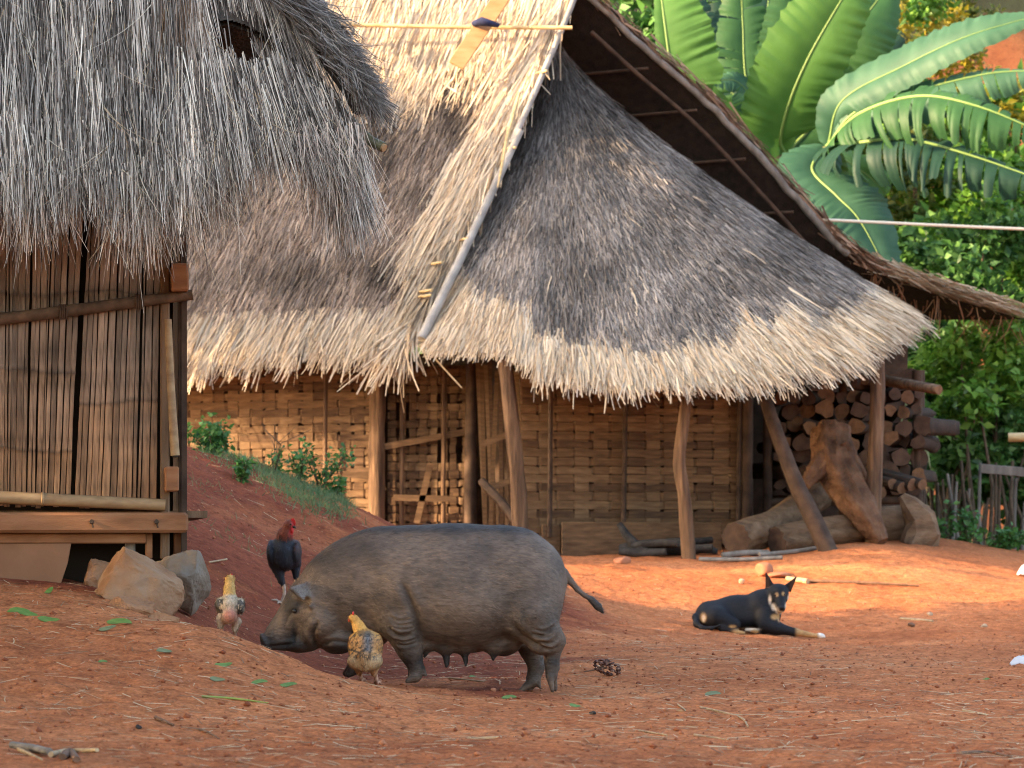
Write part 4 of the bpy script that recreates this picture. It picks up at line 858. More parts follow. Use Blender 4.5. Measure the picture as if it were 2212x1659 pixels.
M_PIG = mat('pig_skin', vcol='Col', noise=(60, [(.25, (.60, .60, .60)), (.5, (1, 1, 1)), (.8, (1.42, 1.40, 1.36))]), bump=[(90, .5, .008), (260, .5, .004)], rough=.6, spec=.35, stretch=(.45, 1, 1.3))
pw = place(pv, PO, .05); pig = thing('pig', 'large muddy grey-brown sow rooting with her snout to the earth', 'pig', (PO[0], PO[1], gz(PO[0], PO[1])))
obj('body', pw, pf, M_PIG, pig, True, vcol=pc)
rgp = np.random.default_rng(4)
hv, hf, hc = coat(pv, pf, pc, 30000, lambda p, n: np.where((p[:, :1] < pg(420, 0)[0]), np.array([[.4, 0, .35]]), np.array([[1., 0, -.45]])), (.014, .034), (.0010, .0020), .24, rgp, lambda p, n: (p[:, 2] > .24) & (p[:, 0] > pg(230, 0)[0]), .28, (.5, 2.0))
b2 = coat(pv, pf, pc, 9000, lambda p, n: np.tile([[1., 0, .25]], (len(p), 1)), (.02, .042), (.001, .0018), .42, rgp, lambda p, n: (n[:, 2] > .8) & (p[:, 2] > pg(0, 420)[2]) & (p[:, 0] > pg(420, 0)[0]), .25, (.3, .9))
b3 = coat(pv, pf, pc, 1500, lambda p, n: np.tile([[.7, 0, -.7]], (len(p), 1)), (.02, .035), (.001, .0018), .2, rgp, lambda p, n: p[:, 0] > pg(1945, 0)[0], .2, (.4, 1.2))
v_, f_, c_ = join([(hv, hf, hc), b2, b3]); obj('bristles', place(v_, PO, .05), f_, M_HAIR, pig, vcol=c_, kind='stuff')
M_EYE = mat('eye', color=(.008, .006, .006), rough=.12, spec=.6)
for s in (-1, 1): e = ball(pg(306, 722, s * .098), .010); e.v = [tuple(q) for q in place(np.array(e.v), PO, .05)]; e.build('eye', M_EYE, pig, True)
# ------------------------------------------------------------------ dog
DD = 21.6; DK = F / DD / .864 * 5.53            # enlarged view units per metre
DO = np.array([(1700 + 1000 / 5.53) * .864, 0, 0]); DXP = (1700 + 1000 / 5.53) * .864
dg = lambda cx, cy, y=0.: np.array([(cx - 1000) / DK, y, (1130 - cy) / DK]); dr = lambda r: r / DK
fd = Field(dg(120, 1250, -.30), dg(2010, 250, .25), .0058)
C = lambda a, b, ra, rb, k=.03, sub=False: fd.cone(dg(*a), dg(*b), dr(ra), dr(rb), k, sub)
E = lambda cx, cy, rx, rz, ry, y=0., k=.03, R=None: fd.ell(dg(cx, cy, y), (dr(rx), ry, dr(rz)), k, R)
C((420, 880, .02), (760, 840, .03), 205, 215, .06); C((760, 840, .03), (1120, 790, .02), 218, 225, .06); E(1130, 800, 200, 250, .12, .01, .05); E(900, 930, 320, 130, .12, .02, .05)
C((1150, 700, 0), (1300, 600, -.02), 165, 125, .05); E(1300, 850, 90, 150, .07, -.06, .04)
# head turned to the camera
E(1352, 560, 142, 128, .075, -.06, .03); C((1355, 610, -.09), (1372, 735, -.155), 108, 66, .03); C((1368, 730, -.14), (1374, 770, -.175), 64, 46, .015); E(1350, 640, 125, 80, .05, -.07, .03)
C((1372, 790, -.14), (1370, 800, -.15), 55, 40, .02); E(1376, 762, 36, 26, .018, -.196, .008)
for a, b, c in (((1185, 520, -.03), (1275, 445, -.05), (1183, 292, -.055)), ((1455, 455, -.06), (1518, 550, -.04), (1592, 352, -.065))): fd.tri(dg(*a), dg(*b), dg(*c), .0065, .012)
# near fore leg stretched along the ground, far fore leg beside the chest
E(1180, 930, 130, 170, .07, -.10, .04); C((1170, 1010, -.13), (1300, 1040, -.14), 105, 92, .04); C((1300, 1045, -.14), (1560, 1100, -.16), 85, 55, .03); C((1560, 1100, -.16), (1800, 1145, -.18), 52, 38, .02); E(1890, 1150, 75, 42, .026, -.185, .012)
for q, yy in ((0, -.205), (1, -.188), (2, -.170)): C((1900, 1150, yy), (1950, 1160, yy), 24, 22, .006)
C((1240, 960, -.02), (1330, 1060, -.03), 80, 60, .03); C((1330, 1060, -.03), (1120, 1100, -.10), 45, 38, .02); C((1120, 1095, -.12), (1020, 1090, -.15), 38, 40, .015)
# hind leg folded: thigh, knee, hock, foot
E(470, 900, 220, 180, .10, -.06, .05); C((500, 900, -.13), (740, 990, -.16), 130, 75, .04); C((740, 1000, -.16), (560, 1050, -.17), 60, 45, .03); C((560, 1050, -.17), (740, 1095, -.19), 42, 38, .02); C((740, 1095, -.19), (850, 1115, -.20), 40, 30, .012)
C((900, 1075, -.14), (1010, 1080, -.16), 32, 34, .012)
# tail curled round
fd.chain([dg(*q) for q in ((290, 850, .02), (215, 900, -.05), (215, 990, -.12), (290, 1045, -.17), (410, 1045, -.19), (520, 1005, -.20))], [dr(q) for q in (60, 50, 42, 34, 26, 12)], .015)
dv_, df = fd.mesh(); dv_ = smooth_mesh(dv_, df, 2, .5); N = vnormals(dv_, df)
cx = dv_[:, 0] * DK + 1000; cy = 1130 - dv_[:, 2] * DK; yy = dv_[:, 1]
def bump(x0, y0, rx, ry, fr=True): return np.exp(-(((cx - x0) / rx) ** 2 + ((cy - y0) / ry) ** 2) ** 2) * (1 if not fr else np.clip(-N[:, 1] * 3, 0, 1))
dc = np.tile([.010, .0105, .014], (len(dv_), 1))
def paint(w_, c_):
    global dc
    w_ = np.clip(w_, 0, 1)[:, None]; dc = dc * (1 - w_) + np.array(c_) * w_
TAN = (.42, .235, .10); PALE = (.62, .50, .38)
head = (cy < 850) & (cx > 1180) & (yy < -.04)
paint((bump(1315, 585, 24, 30) + bump(1402, 574, 22, 28)) * head, TAN)
paint((bump(1226, 660, 22, 66) + bump(1482, 655, 18, 62)) * head, PALE); paint((bump(1272, 755, 32, 52) + bump(1442, 750, 24, 52) + bump(1318, 790, 26, 36)) * head, PALE); paint(bump(1365, 830, 60, 25), PALE)
paint(bump(1345, 690, 26, 120) * head * .0, (0, 0, 0)); paint(bump(1370, 762, 42, 34) * (yy < -.16), (.012, .012, .016))
paint(bump(1195, 450, 40, 130) * (cy < 500) * .8, (.085, .042, .028)); paint(bump(1545, 470, 45, 100) * (cy < 540) * (cx > 1490) * .8, (.085, .042, .028))
paint(bump(1285, 890, 55, 40), TAN); paint(bump(1340, 900, 20, 60), TAN)
paint(bump(308, 900, 40, 66), TAN); paint(bump(312, 915, 24, 52), PALE)
paint(sstep(1540, 1600, cx) * (cy > 1000), TAN); paint(sstep(1850, 1900, cx) * (cy > 1000), (.70, .66, .60)); paint(bump(800, 1090, 110, 40), TAN); paint(bump(700, 1020, 50, 22), TAN); paint(bump(960, 1062, 110, 26), PALE); paint(bump(1010, 1090, 60, 30), TAN)
DO = np.array([(DXP - CX) / F * DD, DD, 0]); DO[2] = V(0, (1380 + 1130 / 5.53) * .864, DD)[2]
M_DOG = mat('dog_coat', vcol='Col', noise=(80, [(.3, (.75, .75, .75)), (.7, (1.3, 1.3, 1.3))]), bump=[(160, .3, .004)], rough=.62, spec=.22, stretch=(.5, 1, 1))
dog = thing('dog', 'black and tan prick-eared dog lying on the earth facing forward', 'dog', (DO[0], DO[1], gz(DO[0], DO[1])))
obj('body', dv_ + DO, df, M_DOG, dog, True, vcol=dc)
h = coat(dv_, df, dc, 9000, lambda p, n: np.tile([[-1., -.1, -.5]], (len(p), 1)), (.008, .02), (.0010, .0018), .12, rgp, lambda p, n: (p[:, 0] < dg(1180, 0)[0]), .25, (.6, 1.4)); obj('fur', h[0] + DO, h[1], M_HAIR, dog, vcol=h[2], kind='stuff')
for x, y in ((1296, 600), (1420, 590)):
    q = np.argmin(np.abs(cx - x) + np.abs(cy - y) + 3000 * np.maximum(yy + .05, 0)); ball(dv_[q] + DO + np.array([0, .004, 0]), .0085, 8).build('eye', mat('dog_eye', color=(.05, .02, .006), rough=.1, spec=.6), dog, True)
# ------------------------------------------------------------------ chickens
M_BIRD = mat('plumage', vcol='Col', noise=(120, [(.3, (.7, .7, .7)), (.7, (1.3, 1.3, 1.3))]), bump=[(140, .5, .006)], rough=.65, spec=.3)
M_LEG = mat('bird_leg', noise=(60, [(.3, (.33, .17, .11)), (.7, (.50, .28, .19))]), rough=.6)
M_LEGP = mat('pale_bird_leg', noise=(60, [(.3, (.34, .25, .20)), (.7, (.50, .38, .31))]), rough=.6)
M_COMB = mat('comb', color=(.55, .03, .03), rough=.5); M_BEAK = mat('beak', color=(.32, .20, .09), rough=.45); M_BEAKD = mat('dark_beak', color=(.05, .04, .035), rough=.4)
def leg(t, pts, m, s=1.0, toes=((-.4, -1), (.1, -1), (.7, -.7), (-.1, .8)), r=(.007, .0055)):
    w_ = MB(); q = np.array(pts, float); w_.tube(catmull(q, 6), np.linspace(r[0] * s, r[1] * s, 6), 8); w_.build('shank', m, t, True)
    f = q[-1]; w_ = MB()
    for dx, dy in toes:
        d = np.array([dx, dy, 0]) / math.hypot(dx, dy); tip = f + d * .034 * s; tip[2] = gz(tip[0], tip[1]) + .004
        w_.tube([f, (f + tip) / 2 + np.array([0, 0, .006 * s]), tip], [.0055 * s, .0048 * s, .0022 * s], 7)
    w_.build('foot', m, t, True)
def bird(D, feet_y, px_, seed): pass
# --- speckled golden pullet beside the pig (seen from behind)
def crop8(D):
    k = F / D / .864 * 3.318
    def P_(cx, cy, y=0.): p = V((500 + cx / 3.318) * .864, (1250 + cy / 3.318) * .864, D); p[1] += y; return p
    return P_, k
def finish(t, fd, paintf, fuzz, rng, flow, Lr, Wr, lift, nf, jit=.25):
    v, f = fd.mesh(); v = smooth_mesh(v, f, 2, .5); c = paintf(v, vnormals(v, f)); obj('body', v, f, M_BIRD, t, True, vcol=c)
    h = coat(v, f, c, nf, flow, Lr, Wr, lift, rng, fuzz, jit, (.78, 1.25)); obj('feathers', h[0], h[1], M_HAIR, t, vcol=h[2], kind='stuff'); return v, f, c
rb = np.random.default_rng(12)
D1 = 11.38; P1, k1 = crop8(D1); r1 = lambda r: r / k1
t = thing('chicken', 'golden speckled pullet standing in front of the sow with its back turned', 'chicken', on(1370 / 3.318 * .864 + 432, D1)); base = P1(1370, 1530)
fd = Field(P1(1150, 1560, -.16), P1(1600, 900, .20), .0042)
fd.ell(P1(1372, 1210, .02), (r1(140), .085, r1(135)), .02); fd.ell(P1(1372, 1330, -.03), (r1(148), .07, r1(92)), .025)
fd.chain([P1(1350, 1130, .05), P1(1310, 1060, .07), P1(1278, 1000, .08)], [r1(70), r1(48), r1(38)], .014); fd.ell(P1(1260, 985, .075), (r1(39), .020, r1(34)), .008)
for s, x in ((-1, 1268), (1, 1470)): fd.ell(P1(x, 1215, .03), (r1(42), .075, r1(105)), .012)
fd.ell(P1(1375, 1290, -.09), (r1(55), .03, r1(60)), .015)
for x, y in ((1315, 1390), (1440, 1400)): fd.cone(P1(x, y - 30, .0), P1(x + 4, y + 30, .0), r1(62), r1(30), .015)
def pc1(v, n):
    cx = ((CX + v[:, 0] / v[:, 1] * F) / .864 - 500) * 3.318; cy = ((YH - (v[:, 2] - CZ) / v[:, 1] * F) / .864 - 1250) * 3.318
    c = np.tile([.46, .225, .075], (len(v), 1)); nn = fbm(cx * .03, cy * .03, 3, 3)
    def p(w_, q):
        nonlocal c
        w_ = np.clip(w_, 0, 1)[:, None]; c = c * (1 - w_) + np.array(q) * w_
    p(sstep(1160, 1090, cy), (.58, .30, .075)); p(sstep(1270, 1330, cy) * .9, (.42, .30, .175)); p(np.exp(-((cx - 1390) / 45) ** 2) * sstep(1060, 1120, cy) * sstep(1290, 1230, cy), (.14, .135, .14))
    st = (np.sin(cy * .14 + cx * .10 + 5 * nn) > .62) * (cy > 1110) * (cy < 1310); p(st * .8, (.035, .028, .025)); p((np.abs(cy - 1270 - .35 * (cx - 1330)) < 9) * (cx < 1420) * .8, (.03, .025, .022)); p((nn > .33) * (cy > 1250) * .5, (.10, .09, .08)); p((np.abs(cy - 1105) < 22) * (nn > .0) * .6, (.05, .04, .03))
    p(sstep(1400, 1440, cy) * .8, (.42, .20, .10)); return c
finish(t, fd, pc1, None, rb, lambda p, n: np.tile([[.05, -.5, -1.]], (len(p), 1)), (.008, .018), (.004, .008), .08, 4200, .12)
for (x, y, fx, D_) in ((1318, 1420, 1335, 0), (1444, 1430, 1465, 0)):
    f = P1(fx, 1535); f = np.array([f[0], f[1], gz(f[0], f[1]) + .006]); leg(t, [P1(x, y), (P1(x, y) + f) / 2 + np.array([.004, .01, 0]), f], M_LEG, 1.2, ((-.3, 1), (.5, 1), (0, 1), (.2, -1)))
ball(P1(1262, 948, .07), r1(15), 8, (.5, 1.2, 1.4)).build('comb', M_COMB, t, True); w_ = MB(); w_.tube([P1(1240, 995, .08), P1(1222, 1003, .095)], [.007, .001], 7); w_.build('beak', M_BEAK, t, True); ball(P1(1230, 1000, .07), r1(14), 7, (.7, 1, 1)).build('wattle', M_COMB, t, True)
# --- half-feathered pale chick near the stones (seen from behind)
D2 = 12.15; P2, k2 = crop8(D2); r2 = lambda r: r / k2
t = thing('chicken', 'scruffy pale chick with bare pink rump walking beside the stones', 'chicken', on(240 / 3.318 * .864 + 432, D2))
fd = Field(P2(70, 1230, -.14), P2(430, 590, .16), .0040)
fd.ell(P2(245, 870, .01), (r2(88), .07, r2(85)), .02); fd.ell(P2(248, 965, -.035), (r2(66), .045, r2(66)), .02); fd.chain([P2(240, 800, .03), P2(235, 730, .045), P2(235, 668, .055)], [r2(56), r2(43), r2(36)], .012); fd.ell(P2(240, 655, .06), (r2(42), .024, r2(34)), .01)
fd.ell(P2(160, 870, .01), (r2(36), .05, r2(62)), .012); fd.ell(P2(338, 880, .01), (r2(34), .05, r2(66)), .012); fd.cone(P2(180, 985, 0), P2(172, 1050, 0), r2(48), r2(24), .015); fd.cone(P2(305, 1010, 0), P2(290, 1075, 0), r2(42), r2(22), .015)
def pc2(v, n):
    cx = ((CX + v[:, 0] / v[:, 1] * F) / .864 - 500) * 3.318; cy = ((YH - (v[:, 2] - CZ) / v[:, 1] * F) / .864 - 1250) * 3.318
    c = np.tile([.60, .47, .33], (len(v), 1)); nn = fbm(cx * .04, cy * .04, 3, 13)
    def p(w_, q):
        nonlocal c
        w_ = np.clip(w_, 0, 1)[:, None]; c = c * (1 - w_) + np.array(q) * w_
    p(sstep(800, 770, cy), (.58, .34, .11)); p(np.exp(-((cx - 250) / 62) ** 2 - ((cy - 965) / 62) ** 2) * 1.5 * (n[:, 1] < .2), (.52, .20, .13)); p(((cx < 190) | (cx > 310)) * (cy > 820) * (cy < 940) * (nn > -.08) * .9, (.05, .045, .04)); p((nn > .25) * (cy < 900) * (cy > 800) * .6, (.12, .10, .09)); return c
finish(t, fd, pc2, lambda p, n: ~((np.abs(p[:, 0] - P2(250, 965)[0]) < r2(55)) & (np.abs(p[:, 2] - P2(250, 965)[2]) < r2(55))), rb, lambda p, n: np.tile([[.0, -.6, -1.]], (len(p), 1)), (.008, .018), (.003, .006), .16, 3000, .25)
for (x, y, fx) in ((172, 1045, 175), (288, 1070, 268)):
    f = P2(fx, 1200); f = np.array([f[0], f[1], gz(f[0], f[1]) + .006]); leg(t, [P2(x, y), (P2(x, y) + f) / 2 + np.array([.006, .01, 0]), f], M_LEG, 1.1, ((-.3, 1), (.6, .8), (.1, 1), (.2, -1)))
w_ = MB(); w_.tube([P2(262, 650, .05), P2(280, 632, .045)], [.006, .001], 7); w_.build('beak', M_BEAK, t, True); ball(P2(255, 622, .06), r2(10), 7, (.5, 1.2, 1)).build('comb', M_COMB, t, True)
# --- black rooster behind the pig
D3 = 16.4; P3, k3 = crop8(D3); r3 = lambda r: r / k3
t = thing('rooster', 'black rooster with red head and neck standing on the slope behind the sow', 'rooster', on(690 / 3.318 * .864 + 432, D3))
fd = Field(P3(490, 930, -.2), P3(900, 110, .26), .0052)
fd.ell(P3(697, 430, .03), (r3(132), .13, r3(128)), .03); fd.ell(P3(700, 500, .0), (r3(105), .09, r3(85)), .03); fd.chain([P3(700, 360, -.02), P3(710, 290, -.04), P3(738, 225, -.05)], [r3(78), r3(58), r3(44)], .025); fd.ell(P3(745, 205, -.055), (r3(46), .032, r3(40)), .012)
for x in (590, 800): fd.ell(P3(x, 440, .02), (r3(38), .11, r3(105)), .015)
fd.cone(P3(640, 540, 0), P3(672, 660, 0), r3(62), r3(30), .02); fd.cone(P3(672, 660, 0), P3(692, 705, .0), r3(28), r3(17), .01); fd.cone(P3(785, 530, .06), P3(790, 640, .06), r3(48), r3(26), .02)
fd.tri(P3(660, 400, .14), P3(740, 400, .14), P3(690, 330, .30), .012, .02)
def pc3(v, n):
    cx = ((CX + v[:, 0] / v[:, 1] * F) / .864 - 500) * 3.318; cy = ((YH - (v[:, 2] - CZ) / v[:, 1] * F) / .864 - 1250) * 3.318
    c = np.tile([.012, .014, .022], (len(v), 1)); nn = fbm(cx * .03, cy * .03, 3, 23)
    def p(w_, q):
        nonlocal c
        w_ = np.clip(w_, 0, 1)[:, None]; c = c * (1 - w_) + np.array(q) * w_
    p(sstep(340, 300, cy + 30 * nn), (.16, .035, .018)); p(sstep(745, 770, cx + .3 * (cy - 200)) * (cy < 285), (.42, .025, .025)); p((cx > 775) * (cy < 430) * (cy > 320) * (nn > -.1) * .5, (.08, .03, .018)); p((nn > .3) * (cy > 350) * .4, (.035, .045, .075)); return c
finish(t, fd, pc3, None, rb, lambda p, n: np.tile([[.0, .3, -1.]], (len(p), 1)), (.012, .026), (.005, .010), .06, 3600, .12)
f = P3(672, 872); f = np.array([f[0], f[1], gz(f[0], f[1]) + .008]); leg(t, [P3(692, 700), P3(700, 780), f], M_LEGP, 1.6, ((-1, -.3), (-.3, -1), (.8, -.6), (.2, 1)))
f = P3(795, 872, .06); f = np.array([f[0], f[1], gz(f[0], f[1]) + .008]); leg(t, [P3(790, 640, .06), P3(800, 760, .06), f], M_LEGP, 1.6)
w_ = MB(); pts = [P3(745, 172, -.055), P3(765, 158, -.06), P3(785, 150, -.062), P3(800, 178, -.065), P3(800, 215, -.065), P3(770, 205, -.06)]
w_.add([p + np.array([0, s * .006, 0]) for s in (-1, 1) for p in pts], [tuple(range(6)), tuple(range(11, 5, -1))] + [(i, i + 6, (i + 1) % 6 + 6, (i + 1) % 6) for i in range(6)]); w_.build('comb', M_COMB, t)
w_ = MB(); w_.tube([P3(780, 220, -.065), P3(806, 236, -.075)], [.011, .002], 8); w_.build('beak', M_BEAKD, t, True); ball(P3(772, 255, -.07), r3(20), 8, (.7, .7, 1.3)).build('wattle', M_COMB, t, True); ball(P3(764, 203, -.088), .005, 7).build('eye', M_EYE, t, True)
# ------------------------------------------------------------------ firewood and logs under the skirt roof
M_BARK = mat('log_bark', noise=(9, [(.3, (.025, .017, .013)), (.6, (.055, .034, .024)), (.85, (.10, .062, .043))]), bump=[(40, .6, .012)], rough=.9)  # bark and cut-end colours darkened to carry the roof's deep shade
M_BARK2 = mat('peeled_log', noise=(6, [(.3, (.10, .058, .034)), (.55, (.19, .118, .07)), (.85, (.30, .20, .13))]), bump=[(10, .6, .04), (45, .7, .015)], rough=.85, stretch=(.5, 2, 2))
M_CUT = mat('cut_wood', noise=(14, [(.3, (.11, .058, .032)), (.7, (.21, .115, .064))]), rough=.85)
M_CUTD = mat('dark_cut_wood', noise=(14, [(.3, (.05, .03, .022)), (.7, (.10, .06, .042))]), rough=.9)
M_ROOT = mat('root_wood', noise=(7, [(.3, (.075, .036, .02)), (.55, (.165, .082, .045)), (.72, (.23, .125, .072)), (.9, (.38, .28, .2))]), bump=[(12, .9, .06), (45, .8, .02)], rough=.85)
rl = np.random.default_rng(3)
def log(name, pts, rad, m, cut, label, cat='log', group=None, n=14, wob=.05, k=10, flat=None):
    q = catmull([np.asarray(p) for p in pts], k); r = np.interp(np.linspace(0, 1, k), np.linspace(0, 1, len(rad)), rad) if not np.isscalar(rad) else np.full(k, rad)
    w_ = MB(); w_.tube(q, r, n, wob=wob, capmat=1, seed=int(rl.integers(1e6))); o = w_.build(name, [m, cut], None, False)
    for p in o.data.polygons: p.use_smooth = p.material_index == 0
    return tag(o, label, cat, group)
# stacked firewood: ends towards the yard, resting row on row
shelf = thing('firewood_rack', 'pole rack holding the stacked firewood at the hut side', 'rack', (2.9, 28.8, gz(2.9, 28.8)))
for (a, b, r_) in ((V(1655, 1085, 28.45), V(1985, 1078, 28.75), .045), (V(1655, 1080, 29.2), V(1990, 1076, 29.5), .045)):
    w_ = MB(); w_.tube([a, (a + b) / 2, b], r_, 8, wob=.05); w_.build('rail', M_DARKWOOD, shelf, True)
for x, D in ((1658, 28.45), (1820, 28.6), (1982, 28.75), (1660, 29.2), (1988, 29.5)):
    p_ = on(x, D); w_ = MB(); w_.tube([p_ - np.array([0, 0, .05]), V(x, 800, D)], .045, 8, wob=.05); w_.build('upright', M_DARKWOOD, shelf, True)
GRP = 'firewood stacked under the skirt roof'
y = 1058; rr = 0
while y > 800:
    x = 1672 + (rr % 2) * 14
    while x < 1985:
        r_ = rl.uniform(.055, .10); px_ = r_ * F / 28.6; D = 28.38 + .3 * (x - 1660) / 330; j = rl.normal(0, 3)
        a = V(x + px_, y + j - px_ * .3, D + rl.uniform(-.16, .14)); sk_ = rl.normal(0, .22); b = a + np.array([.12 + sk_, .95, rl.normal(0, .02)])
        hol = rl.random() < .05
        pale = rl.random() < .36; size = 'thin' if r_ < .068 else ('thick' if r_ > .086 else 'medium'); rw = ('bottom', 'second', 'third', 'fourth', 'fifth', 'sixth', 'seventh', 'top')[min(rr, 7)]
        log('firewood_log', [a, (a + b) / 2 + rl.normal(0, .01, 3), b], [r_, r_ * rl.uniform(.9, 1.05), r_ * .95], M_BARK, M_CUT if pale else M_CUTD, '%s firewood log with %s cut end in the %s row of the rack' % (size, 'pale' if pale else 'dark', rw), 'log', GRP, 9, .14, 3)
        x += px_ * 2.02
    y -= 33; rr += 1
def ln(x, y, D): return V(x, y, D)
def gl(x, D, r): p_ = on(x, D); p_[2] += r * .93; return p_
log('felled_log', [gl(1590, 26.9, .14), gl(1680, 27.4, .17) + np.array([0, 0, .08]), V(1772, 1062, 28.1)], [.155, .15, .15], M_BARK2, M_CUTD, 'thick peeled log sloping up beside the woven wall with its dark sawn end low', group=None, n=30, wob=.05)
log('felled_log', [gl(1676, 26.95, .12), gl(1790, 27.3, .135) , gl(1880, 27.5, .14)], [.135, .14, .13], M_BARK2, M_CUTD, 'short split log lying beside the crooked dark post', n=24, wob=.09)
log('felled_log', [gl(1880, 27.75, .17), gl(1960, 27.9, .17), gl(2000, 27.95, .18)], [.165, .175, .165], M_BARK2, M_CUT, 'pale split log lying behind the straight right post', n=24, wob=.08)
# stump with a pointed top at the right
st = thing('tree_stump', 'pointed chunk of pale stump at the right end of the logs', 'stump', on(1985, 27.6)); w_ = MB()
g = on(1985, 27.6); w_.tube([g + np.array([-.02, 0, -.03]), g + np.array([.02, 0, .10]), g + np.array([0, 0, .24]), g + np.array([-.10, .02, .38]), g + np.array([-.16, .03, .46])], [.17, .18, .14, .09, .04], 11, wob=.16); w_.build('block', M_BARK2, st, False)
# forked trunk leaning over the logs
fk = thing('forked_trunk', 'big reddish forked trunk leaning over the logs between the two right posts', 'trunk', on(1880, 27.0))
def tb(pts, rad, name, par, m=M_ROOT, n=26, wob=.11):
    q = catmull(pts, 14); w_ = MB(); w_.tube(q, np.interp(np.linspace(0, 1, 14), np.linspace(0, 1, len(rad)), rad), n, wob=wob); return w_.build(name, m, par, True)
tb([V(1795, 925, 27.75), V(1800, 990, 27.6), V(1835, 1060, 27.4), V(1880, 1130, 27.2), on(1905, 27.1) + np.array([0, 0, .02])], [.165, .20, .165, .12, .06], 'stem', fk)
tb([V(1795, 985, 27.55), V(1762, 1020, 27.45), V(1740, 1048, 27.4)], [.13, .085, .05], 'fork', fk); tb([V(1815, 960, 27.6), V(1850, 1015, 27.6), V(1878, 1055, 27.65)], [.11, .075, .05], 'fork', fk)
for q in range(5):
    x = 1905 + q * 22; a = V(x, 1062 - q * 4 + rl.normal(0, 6), 28.0); b = a + np.array([-.35, .5, .12]); log('short_log', [a, (a + b) / 2, b], .055 + .02 * rl.random(), M_BARK, M_CUT, 'short log jumbled behind the right post', 'log', 'short logs jumbled behind the right post', 9, .08, 3)
# charred sticks and grey poles on the ground by the wall
M_CHAR = mat('charred_wood', noise=(14, [(.3, (.012, .011, .012)), (.7, (.05, .045, .042))]), bump=[(50, .6, .01)], rough=.9)
for k in range(18):
    x = rl.uniform(1335, 1470); D = rl.uniform(26.7, 27.2); a = on(x, D, .035 + .02 * (k % 4)); an = rl.normal(0, .35); l_ = rl.uniform(.25, .55)
    b = a + np.array([math.cos(an) * l_, math.sin(an) * l_ * .6, rl.uniform(-.01, .05)]); b[2] = max(b[2], gz(b[0], b[1]) + .03)
    log('charred_stick', [a, (a + b) / 2 + rl.normal(0, .015, 3), b], [.038, .042, .03], M_CHAR, M_CHAR, 'short charred black stick heaped on the ground by the wall plank', 'stick', 'charred sticks heaped by the wall plank', 8, .12, 4)
log('charred_stick', [on(1338, 26.9, .30), on(1360, 26.8, .16), on(1395, 26.7, .04)], [.03, .045, .05], M_CHAR, M_GREYWOOD, 'thick charred stick propped up on the heap', 'stick', None, 8, .1, 4)
for (x0, x1, D0, D1, r_, lb) in ((1510, 1690, 26.25, 26.1, .02, 'long grey pole lying on the earth before the thin middle post'), (1560, 1660, 26.55, 26.7, .028, 'grey stick lying just behind the long grey pole'), (1640, 1800, 26.5, 26.9, .02, 'grey stick slanting on the earth towards the crooked post')):
    a, b = on(x0, D0, r_), on(x1, D1, r_); log('grey_pole', [a, on((x0 + x1) / 2, (D0 + D1) / 2, r_), b], r_, M_GREYWOOD, M_GREYWOOD, lb, 'pole', None, 8, .08, 6)
